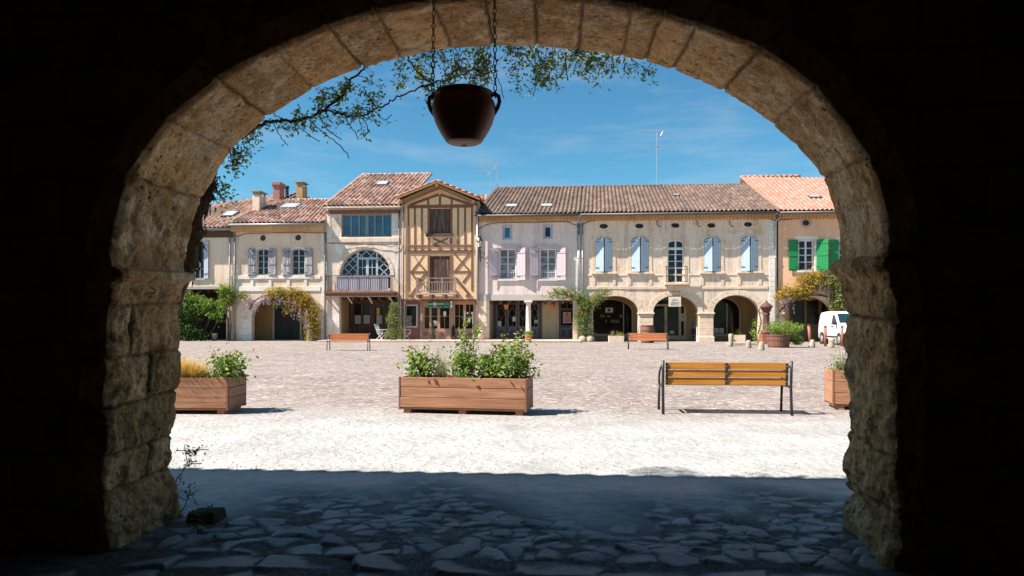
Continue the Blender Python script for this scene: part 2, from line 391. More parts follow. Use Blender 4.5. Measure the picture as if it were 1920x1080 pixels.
def archstone(name, dirt=.5, pale=.5, warm=(1, 1, 1), streak=0.0):
    t = NT(name); p = t.pos()
    W_ = lambda c: tuple(a * b for a, b in zip(c, warm))
    g = t.noise(p, 3.2, 9, .76)
    col = t.ramp(g, [(.33, W_((.46, .28, .13))), (.44, W_((.70, .48, .26))), (.54, W_((.74, .52, .29))), (.66, W_((.84, .66, .44)))])
    at = t.n('ShaderNodeAttribute', attribute_name='block').outputs['Fac']
    col = t.mix(.8, col, t.ramp(at, [(0., .74), (1., 1.22)]), 'MULTIPLY')
    col = t.mix(t.ramp(t.noise(p, 3.9, 8, .78), [(.52, 0.), (.57, pale)]), col, W_((.86, .74, .58)))    # lichen and lime bloom
    col = t.mix(t.ramp(t.noise(p, 5.3, 8, .78), [(.51, 0.), (.60, dirt)]), col, (.20, .115, .055))        # dark crust
    fine = t.noise(p, 17, 8, .8)
    col = t.mix(1., col, t.ramp(fine, [(.34, .52), (.46, 1.05), (.60, 1.3)]), 'MULTIPLY')
    grain = t.noise(p, 55, 6, .8); col = t.mix(.8, col, t.ramp(grain, [(.36, .45), (.5, 1.), (.62, 1.25)]), 'MULTIPLY')
    h = t.math('ADD', fine, t.math('MULTIPLY', grain, .25))
    if streak:
        st = t.noise(t.pos((26, 26, 5.5)), 1.0, 6, .75)
        col = t.mix(streak, col, t.ramp(st, [(.35, .40), (.60, 1.3)]), 'MULTIPLY'); h = t.math('ADD', fine, t.math('MULTIPLY', st, .8))
    vo = t.n('ShaderNodeTexVoronoi'); vo.inputs['Scale'].default_value = 21; t.l(p, vo.inputs['Vector'])
    pit = t.math('MULTIPLY', t.ramp(vo.outputs['Distance'], [(.10, 1.), (.30, 0.)]), t.ramp(t.noise(p, 3.1, 5, .6), [(.50, 0.), (.62, 1.)]))
    col = t.mix(t.math('MULTIPLY', pit, .75), col, (.09, .055, .03))                                    # solution pits
    jt = t.n('ShaderNodeAttribute', attribute_name='joint').outputs['Fac']
    col = t.mix(jt, col, (.09, .06, .035))
    hh = t.math('SUBTRACT', h, t.math('MULTIPLY', pit, .6))
    nb = t.bump(hh, .9, .04); nb = t.bump(t.noise(p, 80, 4, .75), .6, .007, nb)
    return t.done(col, .97, nb, .08)
M['archstone'] = archstone('weathered_arch_limestone', .42, .85, (1.14, .94, .80))
M['pierstone'] = archstone('rough_pier_limestone', .8, .45, (1.02, .79, .64), .6)
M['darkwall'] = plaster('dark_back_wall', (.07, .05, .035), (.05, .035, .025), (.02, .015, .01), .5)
def innermat():  # brown block masonry with darker patches at random
    t = NT('brown_masonry'); p = t.pos(); sx = t.n('ShaderNodeSeparateXYZ'); t.l(p, sx.inputs[0]); cb = t.n('ShaderNodeCombineXYZ')
    wob = t.math('MULTIPLY', t.noise(p, 2.5, 3), .12)
    t.l(t.math('ADD', t.math('ADD', sx.outputs[0], sx.outputs[1]), wob), cb.inputs[0]); t.l(t.math('ADD', sx.outputs[2], wob), cb.inputs[1])
    b = t.n('ShaderNodeTexBrick'); t.l(cb.outputs[0], b.inputs['Vector']); b.inputs['Scale'].default_value = 1
    b.inputs['Color1'].default_value = (.50, .32, .19, 1); b.inputs['Color2'].default_value = (.40, .25, .15, 1); b.inputs['Mortar'].default_value = (.24, .15, .09, 1)
    b.inputs['Brick Width'].default_value = .62; b.inputs['Row Height'].default_value = .31; b.inputs['Mortar Size'].default_value = .018
    col = t.mix(t.ramp(t.noise(p, 3.5, 7, .75), [(.45, 0.), (.6, .8)]), b.outputs[0], (.17, .10, .055))
    nb = t.bump(b.outputs[1], -.8, .03); nb = t.bump(t.noise(p, 14, 7, .75), .8, .03, nb)
    return t.done(col, .97, nb, .08)
M['innerwall'] = innermat()
def groundmat():
    t = NT('gravel_square'); p = t.pos()
    sx = t.n('ShaderNodeSeparateXYZ'); t.l(p, sx.inputs[0])
    wob = t.math('MULTIPLY', t.math('SUBTRACT', t.noise(p, .55, 5, .6), .5), 4.0)
    yy = t.math('ADD', sx.outputs[1], wob)
    far = t.ramp(t.math('DIVIDE', yy, 20.0), [(.40, 0.), (.53, 1.)])          # pale trodden track | pebbly square
    vo = t.n('ShaderNodeTexVoronoi'); vo.inputs['Scale'].default_value = 11; t.l(p, vo.inputs['Vector'])
    sep = t.n('ShaderNodeSeparateColor'); t.l(vo.outputs['Color'], sep.inputs[0])
    peb = t.ramp(sep.outputs[0], [(0., (.13, .09, .08)), (.3, (.25, .195, .172)), (.7, (.22, .18, .165)), (1., (.44, .385, .35))])
    big = t.ramp(t.noise(p, .35, 5, .6), [(.35, 0.), (.7, 1.)])
    peb = t.mix(t.ramp(t.noise(t.pos((1, 1.0, 1)), 7.5, 5, .75), [(.52, 0.), (.62, .6)]), peb, (.35, .31, .285))
    peb = t.mix(t.math('MULTIPLY', big, .55), peb, (.32, .275, .25))
    peb = t.mix(t.ramp(t.noise(p, 2.2, 6, .7), [(.5, 0.), (.68, .6)]), peb, (.15, .11, .095))
    pale = t.ramp(t.noise(p, 1.4, 6, .65), [(.3, (.30, .295, .29)), (.7, (.45, .445, .437))])
    vo2 = t.n('ShaderNodeTexVoronoi'); vo2.inputs['Scale'].default_value = 60; t.l(p, vo2.inputs['Vector'])
    sep2 = t.n('ShaderNodeSeparateColor'); t.l(vo2.outputs['Color'], sep2.inputs[0])
    pale = t.mix(t.ramp(sep2.outputs[0], [(.86, 0.), (.95, .3)]), pale, (.20, .17, .15))
    pale = t.mix(.7, pale, t.ramp(t.noise(p, 38, 5, .8), [(.34, .55), (.5, 1.), (.65, 1.12)]), 'MULTIPLY')
    peb = t.mix(.5, peb, t.ramp(t.noise(p, 1.1, 7, .75), [(.38, .6), (.6, 1.15)]), 'MULTIPLY')
    col = t.mix(far, pale, peb)
    nb = t.bump(vo.outputs['Distance'], .5, .03); nb = t.bump(t.noise(p, 5, 8, .72), .7, .05, nb); nb = t.bump(t.noise(p, 60, 3, .7), .5, .01, nb)
    return t.done(col, .95, nb, .1)
M['ground'] = groundmat()
def cobblemat():
    t = NT('worn_cobble_stone'); p = t.pos()
    at = t.n('ShaderNodeAttribute', attribute_name='cell').outputs['Fac']
    col = t.ramp(at, [(0., (.075, .07, .065)), (.4, (.15, .145, .14)), (.75, (.22, .21, .20)), (1., (.38, .365, .35))])
    col = t.mix(t.ramp(t.noise(p, 9, 6, .7), [(.45, 0.), (.7, .5)]), col, (.085, .07, .055))
    col = t.mix(t.ramp(t.noise(p, 2.1, 5, .7), [(.56, 0.), (.64, .6)]), col, (.11, .10, .06))
    gp = t.n('ShaderNodeAttribute', attribute_name='gap').outputs['Fac']
    col = t.mix(gp, col, t.ramp(t.noise(p, 34, 5, .75), [(.35, (.03, .024, .019)), (.5, (.085, .068, .055)), (.68, (.19, .165, .145))]))
    du = t.n('ShaderNodeAttribute', attribute_name='dust').outputs['Fac']
    col = t.mix(du, col, t.ramp(t.noise(p, 6, 6, .7), [(.3, (.22, .20, .18)), (.7, (.36, .33, .31))]))
    nb = t.bump(t.noise(p, 30, 7, .75), .6, .018)
    return t.done(col, t.ramp(gp, [(0., .42), (1., .95)]), nb, .5)
M['cobble'] = cobblemat()
M['kerb'] = plaster('pavement_stone', (.50, .41, .34), (.44, .34, .28), (.28, .2, .16), .4)
M['rock'] = plaster('rough_stone', (.42, .35, .27), (.34, .27, .20), (.2, .15, .1), .5)
M['darkrock'] = plaster('dark_mossy_stone', (.04, .03, .018), (.06, .045, .028), (.02, .02, .012), .5)
# ------------------------------------------------------------------ ground
b = MB(); b.add([(-900, -900, 0), (900, -900, 0), (900, 900, 0), (-900, 900, 0)], [(0, 1, 2, 3)])
tag(b.build('ground', M['ground'], recalc=False), kind='structure')
# cobbled strip: irregular flat stones, fading into dust towards the square
def cobbles():
    x0, x1, y0, y1, st = -3.4, 3.6, 2.4, 5.78, .014
    nx, ny = int((x1 - x0) / st), int((y1 - y0) / st)
    seeds = []
    y = y0 - .3
    while y < y1 + .3:
        big_ = y < 3.72; w = rng.uniform(.20, .26) if big_ else rng.uniform(.075, .125); x = x0 - .4
        while x < x1 + .4:
            l = rng.uniform(.25, .6) if big_ else rng.choice([.07, .11, .16, .24]) * rng.uniform(.8, 1.2); seeds.append((x + l/2, y + rng.uniform(-.05, .05), rng.uniform(.0, 1.), rng.uniform(0, 1))); x += l
        y += w * rng.uniform(.85, 1.15)
    sd = np.array(seeds)
    X, Y = np.meshgrid(np.linspace(x0, x1, nx), np.linspace(y0, y1, ny), indexing='ij')
    X2 = X.ravel(); Y2 = Y.ravel(); nn = np.array([[noise.noise((a*7, c*7, 0)), noise.noise((a*7, c*7, 9)), noise.noise((a*22, c*22, 3))] for a, c in zip(X2, Y2)]); wx = .035*nn[:, 0] + .012*nn[:, 2]; wy = .03*nn[:, 1] + .010*nn[:, 2]
    d1 = np.full(X2.size, 9.); d2 = d1.copy(); id1 = np.zeros(X2.size, int)
    Xq = X2 + wx; Yq = Y2 + wy
    order = np.argsort(sd[:, 0]); sd = sd[order]
    for i, (sx, sy, _, _) in enumerate(sd):
        m = np.where((np.abs(Xq - sx) < .45) & (np.abs(Yq - sy) < .35))[0]
        if m.size == 0: continue
        d = np.hypot((Xq[m] - sx) * .75, (Yq[m] - sy) * 1.15)
        a = d < d1[m]; j = m[a]; d2[j] = d1[j]; d1[j] = d[a]; id1[j] = i
        c = (~a) & (d < d2[m]); d2[m[c]] = d[c]
    gw = .020 + .03 * sd[id1, 2] * sd[id1, 3] + 0.02 * np.clip(nn[:, 0], 0, 1); e = np.clip((d2 - d1) / gw, 0, 1); dome = 1 - (1 - e) ** 3
    cr = sd[id1, 2]; ht = sd[id1, 3] * np.where(sd[id1, 1] < 3.72, .35, 1.)
    dust = np.clip((Y2 - 4.35) / .95 + .35 * np.sin(X2 * 2.3 + 1) + .25 * np.sin(X2 * 5.1 + Y2 * 3), 0, 1)
    tilt = ((X2 - sd[id1, 0]) * (cr - .5) + (Y2 - sd[id1, 1]) * (ht - .5) * 1.4) * .2
    fade = np.clip((5.66 - Y2) / .6, 0, 1)
    fr = np.array([[noise.fractal((a * 3.1, c * 3.1, 0), .9, 2.1, 5), noise.fractal((a * 13, c * 13, 4), .7, 2.1, 4)] for a, c in zip(X2, Y2)])
    stone = (.006 + .024 * ht) * dome + tilt * dome + fr[:, 1] * .0022
    dirt = .012 + .009 * fr[:, 0] + .0038 * fr[:, 1] + .020 * dust
    k_ = .003; hmix = np.clip(.5 + .5 * (dirt - stone) / k_, 0, 1)
    Z = .007 + (stone * (1 - hmix) + dirt * hmix) * fade
    Z = np.maximum(Z, .0045) - .02 * (Y2 > 5.74)
    gapm = hmix
    tag(np_mesh('cobbled_floor', np.stack([X2, Y2, Z], 1), grid_faces(nx, ny), M['cobble'], None, True, None,
            {'cell': np.clip(cr * .7 + ht * .3, 0, 1), 'gap': gapm * (1 - dust), 'dust': dust}), kind='structure')
cobbles()
# pavement in front of the two middle houses
b = MB(); xa, xb = P(604, 640, 42).x, P(1089, 640, 42).x
n = 14
for i in range(n):
    a = xa + (xb - xa) * i / n; c = xa + (xb - xa) * (i + 1) / n - .012
    b.box(a, c, 41.15 + random.uniform(-.02, .02), 41.55, -.1, .125 + random.uniform(-.006, .006))
b.box(xa, xb, 41.555, 48.6, -.1, .12)
tag(b.build('pavement', M['kerb'], bevel=.012), kind='structure')
# ------------------------------------------------------------------ the dark archway we look through
YN, YF = 3.66, 4.34
def xz(lst, Y): return [(P(a, c, Y).x, P(a, c, Y).z) for a, c in lst]
LN = [(204,1075),(208,1040),(205,960),(203,900),(206,840),(204,770),(209,700),(212,640),(211,580),(214,552),(217,540)]
LF = [(346,1000),(345,975),(341,945),(344,925),(337,905),(329,888),(330,850),(327,815),(329,795),(335,775),(332,742),(337,705),(336,660),(340,620),(342,580),(344,552),(347,541)]
LIN = [(217,540),(218,535),(222,529),(228,525),(230,522),(237,521),(238,512),(237,506),(231,503),(226,500)]
LIF = [(347,541),(348,537),(353,533),(361,529),(363,527),(371,526),(372,519),(371,514),(363,512),(352,510)]
RN = [(1678,1075),(1676,1030),(1683,980),(1676,945),(1668,930),(1672,860),(1666,800),(1672,750),(1669,690),(1666,620),(1663,560),(1660,540)]
RF = [(1580,1000),(1574,975),(1571,958),(1582,940),(1603,922),(1592,905),(1586,880),(1584,850),(1586,820),(1583,790),(1586,755),(1584,700),(1581,650),(1583,600),(1581,560),(1580,535)]
RIN = [(1660,540),(1657,525),(1648,512),(1640,498),(1643,484),(1655,476)]
RIF = [(1580,535),(1572,524),(1558,512),(1553,502),(1556,493),(1570,486)]
AN = [(218,501),(219,490),(222,440),(231,385),(249,330),(276,285),(312,240),(350,200),(398,163),(455,127),(520,96),(600,64),(680,35),(760,15),(850,3),(945,-3),(1060,-1),(1180,18),(1290,46),(1380,76),(1450,116),(1522,168),(1580,234),(1622,302),(1645,360),(1657,420),(1658,470),(1658,484)]
AF = [(351,513),(352,503),(353,470),(361,430),(374,390),(391,353),(416,313),(451,270),(500,226),(550,191),(602,161),(652,140),(702,124),(762,108),(822,98),(880,93),(960,90),(1040,93),(1100,98),(1162,108),(1222,122),(1272,138),(1322,160),(1372,186),(1420,216),(1453,241),(1502,286),(1531,321),(1551,361),(1562,400),(1568,440),(1570,482),(1571,494)]
house = thing('archway_house', 'dark stone house whose rough round arch frames the square', 'house', (0, YF, 0))
CX = (P(352, 505, YF).x + P(1570, 482, YF).x) / 2; CZ = 1.62
def samp(lst, t):   # lst of (key, value) sorted by key
    return np.interp(t, [a for a, _ in lst], [c for _, c in lst])
def disp(X, Y, Z, amp, pits=0.0, seed=0):
    out = np.empty(X.size)
    for i, (a, c, d) in enumerate(zip(X.ravel(), Y.ravel(), Z.ravel())):
        v = noise.fractal((a*2.6+seed, c*2.6, d*2.6), .9, 2.1, 3) * amp
        v += noise.fractal((a*11+seed, c*11, d*11), .8, 2.1, 4) * amp * .42
        if pits:
            q = noise.noise((a*19, c*19, d*19+seed)); v -= max(0, q - .12) * pits
        out[i] = v
    return out.reshape(X.shape)
VV = [-.30, -.16, -.06, -.015] + list(np.linspace(0, 1, 56)) + [1.015, 1.06, 1.16, 1.30]
def loft(name, mat, near, far, nrm, amp, joints, parent, pits=0.0, seed=0, vjoint=None, zoneamp=None):
    """near/far: (n,2) x,z along the opening; nrm: (n,2) pointing INTO the stone"""
    n = len(near); V = np.array(VV); vc = np.clip(V, 0, 1); over = V - vc
    X = near[:, None, 0] * (1 - vc) + far[:, None, 0] * vc; Z = near[:, None, 1] * (1 - vc) + far[:, None, 1] * vc
    Y = np.broadcast_to(YN + (YF - YN) * vc, X.shape).copy()
    push = np.abs(over) * .5
    round_ = .018 * (np.clip(1 - vc / .05, 0, 1) ** 2 + np.clip(1 - (1 - vc) / .05, 0, 1) ** 2)
    Y += np.where(over < 0, -.012, 0) + np.where(over > 0, .012, 0)
    s = np.concatenate([[0], np.cumsum(np.hypot(*np.diff(near, axis=0).T))])
    d = disp(X, Y, Z, amp, pits, seed)
    if zoneamp is not None: d = d * zoneamp[:, None]
    J = np.zeros(X.shape); blk = np.zeros(X.shape); r = np.random.default_rng(seed + 5)
    ed = sorted(joints)
    for q in ed:
        sl = r.uniform(-.02, .02); wob = np.array([noise.noise((q * 7, v * 6, seed)) for v in V]) * .012
        J = np.maximum(J, np.exp(-((s[:, None] - q - sl * (vc - .5) - wob) / .0105) ** 2) * r.uniform(.5, 1.))
    cells = np.searchsorted(ed, s)
    bv = r.uniform(0, 1, len(ed) + 1); blk += bv[cells][:, None]
    if vjoint:
        for (sa, sb, vq) in vjoint:
            m = ((s > sa) & (s < sb))[:, None]; J = np.maximum(J, m * np.exp(-((V - vq) / .014) ** 2))
            blk += m * (V > vq) * r.uniform(-.5, .4)
    outw = push + round_ - d * 1.0 + J * .026
    X = X + nrm[:, None, 0] * outw; Z = Z + nrm[:, None, 1] * outw
    return np_mesh(name, np.stack([X.ravel(), Y.ravel(), Z.ravel()], 1), grid_faces(n, len(V)), mat, parent, True, None,
                   {'joint': J.ravel() * .8, 'block': np.clip(blk, 0, 1).ravel()})
def sides(near_px, far_px, n, zmin=None):
    a = sorted([(z, x) for x, z in xz(near_px, YN)]); c = sorted([(z, x) for x, z in xz(far_px, YF)])
    z0 = zmin if zmin is not None else max(a[0][0], c[0][0]); z1n, z1f = a[-1][0], c[-1][0]
    t = np.linspace(0, 1, n)
    zn = z0 + (z1n - z0) * t; zf = z0 + (z1f - z0) * t
    return np.stack([samp(a, zn), zn], 1), np.stack([samp(c, zf), zf], 1)
def along(near_px, far_px, n):
    t = np.linspace(0, 1, n); o = []
    for px, Y in ((near_px, YN), (far_px, YF)):
        q = np.array(xz(px, Y)); tt = np.linspace(0, 1, len(q)); o.append(np.stack([np.interp(t, tt, q[:, 0]), np.interp(t, tt, q[:, 1])], 1))
    return o
lpn, lpf = sides(LN, LF, 210, -.12); rpn, rpf = sides(RN, RF, 210, -.12)
za = np.clip(1.5 - .65 * (lpn[:, 1] / 1.55), .5, 1.5)
loft('pier', M['pierstone'], lpn, lpf, np.tile([-1., 0.], (210, 1)), .034, [.12 + .34, .12 + .55, .12 + .83, .12 + 1.10, .12 + 1.40], house, .016, 1, [(.95, 1.22, .52), (1.22, 1.52, .25), (.46, .67, .6)], za)
loft('pier', M['pierstone'], rpn, rpf, np.tile([1., 0.], (210, 1)), .036, [.12 + .32, .12 + .62, .12 + 1.32], house, .02, 2, None, za)
lin, lif = along(LIN, LIF, 90); rin, rif = along(RIN, RIF, 60)
loft('impost', M['archstone'], lin, lif, np.tile([-1., 0.], (90, 1)), .006, [], house, .02, 3)
loft('impost', M['pierstone'], rin, rif, np.tile([1., 0.], (60, 1)), .020, [], house, .02, 4)
def polar(px, Y):
    q = []
    for x, z in xz(px, Y):
        q.append((math.atan2(z - CZ, -(x - CX)), math.hypot(x - CX, z - CZ)))
    return sorted(q)
pn, pf = polar(AN, YN), polar(AF, YF)
na = 560; th0 = np.linspace(0, 1, na)
tn = pn[0][0] + (pn[-1][0] - pn[0][0]) * th0; tf = pf[0][0] + (pf[-1][0] - pf[0][0]) * th0
def sm(a, k=9):
    p = np.pad(a, k, mode='edge'); return np.convolve(p, np.ones(2*k+1) / (2*k+1), 'valid')
rn_, rf_ = sm(samp(pn, tn)), sm(samp(pf, tf))
an_ = np.stack([CX - rn_ * np.cos(tn), CZ + rn_ * np.sin(tn)], 1); af_ = np.stack([CX - rf_ * np.cos(tf), CZ + rf_ * np.sin(tf)], 1)
alen = float(np.hypot(*np.diff(an_, axis=0).T).sum())
jts = [alen * f for f in (.092, .160, .222, .285, .345, .392, .448, .497, .546, .592, .640, .667, .700, .762, .825, .905)]
amp_zone = np.where(th0 < .10, 2.6, 1.0) + np.where(th0 > .9, .5, 0)
loft('arch_ring', M['archstone'], an_, af_, np.stack([-np.cos(tn), np.sin(tn)], 1), .010, jts, house, .012, 6, None, sm(amp_zone, 12))
# wall sheets behind the stone ring
def outline(pier_l, imp_l, arch, imp_r, pier_r, g):
    o = [(x - g, z) for x, z in pier_l[::8]] + [(x - g, z) for x, z in imp_l[::6]]
    c = [(x, z) for x, z in arch[::10]]
    o += [(x + (x - CX) / math.hypot(x - CX, z - CZ) * g, z + (z - CZ) / math.hypot(x - CX, z - CZ) * g) for x, z in c]
    o += [(x + g, z) for x, z in imp_r[::-1][::6]] + [(x + g, z) for x, z in pier_r[::-1][::8]]
    return o
XL, XR, ZT = -15.0, 9.0, 4.9
w = MB()
for Y, args in ((YN, (lpn, lin, an_, rin, rpn)), (YF, (lpf, lif, af_, rif, rpf))):
    o = outline(*args, .07)
    poly = [(XL, -.12), (XL, ZT), (XR, ZT), (XR, -.12)] + [(a, c) for a, c in reversed(o)]
    tr = tessellate_polygon([[Vector((a, c, 0)) for a, c in poly]]); base = len(w.v)
    w.v += [(a, Y, c) for a, c in poly]; w.f += [tuple(base + i for i in t) for t in tr]
w.build('wall', M['innerwall'], house, recalc=False)
r = MB(); r.box(XL, XR, -4.2, -4.0, -.1, 4.2); r.box(XL - .2, XL, -4.2, YF, -.1, 4.7); r.box(XR, XR + .2, -4.2, YF, -.1, 4.7)  # end walls added to close the open arcade and keep it dark
r.build('rear_wall', M['innerwall'], house)
r = MB(); r.box(XL, XR, -4.0, YN - .01, 3.45, 3.6); r.build('ceiling', M['innerwall'], house)
r = MB()
for i in range(12): r.box(XL + 1 + i * 2, XL + 1.18 + i * 2, -4, YN - .02, 3.27, 3.446)
r.build('ceiling_joist', M['beam'], house)
tag(MB().box(XL, XR, -4.0, 2.39, -.05, .02).build('gallery_floor', M['cobble']), kind='structure')
def roof(parent, e0, e1, r0, r1, mat, pitch=.29, row=.38, amp=.10, name='roof'):
    e0, e1, r0, r1 = map(Vector, (e0, e1, r0, r1))
    nc = max(3, round((e1 - e0).length / pitch)); L_ = max((r0 - e0).length, (r1 - e1).length); nr = max(2, round(L_ / row))
    us = np.linspace(0, nc, nc * 6 + 1); fr = [0.02, .5, .98]; vs = np.array([i + f for i in range(nr) for f in fr])
    nrm = (e1 - e0).cross(r0 - e0).normalized()
    if nrm.z < 0: nrm = -nrm
    U, V_ = np.meshgrid(us, vs, indexing='ij'); u = (U / nc)[..., None]; v = (V_ / nr)[..., None]
    A = np.array(e0[:]) * (1-u) * (1-v) + np.array(e1[:]) * u * (1-v) + np.array(r0[:]) * (1-u) * v + np.array(r1[:]) * u * v
    jit = rng.uniform(-.008, .008, (nc + 2, nr + 1))[np.floor(U).astype(int), np.floor(V_).astype(int)]
    h = amp * np.power(.5 - .5 * np.cos(2 * math.pi * U), .7) + .03 * (1 - (V_ - np.floor(V_))) + jit
    A = A + np.array(nrm[:]) * h[..., None]
    o = np_mesh(name, A.reshape(-1, 3), grid_faces(len(us), len(vs)), mat, parent, True, np.stack([U.ravel(), V_.ravel()], 1))
    m = MB(); q = nrm * -.05
    m.add([e0 + q, e1 + q, r1 + q, r0 + q, e0, e1, r1, r0], [(0,1,2,3),(0,4,5,1),(1,5,6,2),(2,6,7,3),(3,7,4,0)])
    m.build('roof_boarding', M['beam'], o)
    return o
def ridge(parent, a, c, mat, r=.11):
    a = Vector(a); c = Vector(c); n = max(2, int((c - a).length / .4)); m = MB()
    for i in range(n):
        p0 = a.lerp(c, i / n); p1 = a.lerp(c, (i + 1.06) / n); m.tube([p0, p1], [r * 1.08, r * .9], 8)
    return m.build('ridge_tiles', mat, parent, True)
EZ = 4.66; EYO = YF + .22
roof(house, (XL - .3, EYO, EZ), (XR + .3, EYO, EZ), (XL - .3, -2, EZ + 2.2), (XR + .3, -2, EZ + 2.2), M['roof_red'])
MB().box(XL, XR, -4.2, -4.0, 4.2, 6.6).build('gable', M['innerwall'], house)
hk = MB(); q = P(291, 546, YN + .1); hk.tube([q + Vector((.013*math.cos(a), -.02, .013*math.sin(a))) for a in np.linspace(-2.4, 2.2, 12)], .003, 6); 
hk.build('iron_hook', M['iron'], house, True)
# ------------------------------------------------------------------ hanging pot
def hanging_pot():
    Y = 3.30; c = P(870, 273, Y); s = mpp(870, Y)
    t = thing('hanging_pot', 'dark terracotta two handled pot hanging on chains under the arch', 'pot', (c.x, Y, c.z))
    z = lambda py: (273 - (268 + (py - 273) * (268 - 176) / (273 - 165.5))) * s
    R = lambda w: w * s
    prof = [(0, z(273)+.004), (R(30), z(273)), (R(34), z(270)), (R(44), z(252)), (R(53), z(232)), (R(59), z(210)), (R(60), z(196)), (R(57), z(184)), (R(51.5), z(178)), (R(51), z(172)), (R(55), z(170)), (R(55), z(165.5)), (R(52), z(164)), (R(47), z(166)), (R(46), z(178)), (R(53), z(196)), (R(50), z(225)), (R(30), z(262)), (0, z(265))]
    MB().lathe(prof, 40, c).build('pot_body', M['potclay'], t, True)
    h = MB().lathe([(0, -.004), (.011, -.004), (.012, 0), (0, .0)], 12, c + Vector((0, 0, .001))); h.build('drain_hole', M['iron'], t)
    for sg in (-1, 1):
        pts = [c + Vector((sg * R(a), 0, (273 - d) * s)) for a, d in ((49, 181), (58, 177), (65, 182), (67, 192), (63, 204), (56, 214))]
        MB().tube(pts, [.011, .0105, .010, .010, .0105, .012], 10).build('handle', M['potclay'], t, True)
        m = MB(); x0 = c.x + sg * R(59); z0 = c.z + (273 - 184) * s; zt = 3.27
        n = int((zt - z0) / .031); xt = c.x + sg * R(56)
        for i in range(n):
            f = i / n; ctr = Vector((x0 + (xt - x0) * f, Y, z0 + .031 * (i + .5)))
            ring = []
            for k in range(11):
                a = 2 * math.pi * k / 10; dx, dz = .0075 * math.cos(a), .0185 * math.sin(a)
                ring.append(ctr + (Vector((dx, 0, dz)) if i % 2 else Vector((0.3*dx, dx, dz))))
            m.tube(ring, .0026, 5, False)
        m.build('chain', M['iron'], t, True)
M['potclay'] = paint('dark_fired_clay', (.46, .15, .10), .5, .25)
hanging_pot()
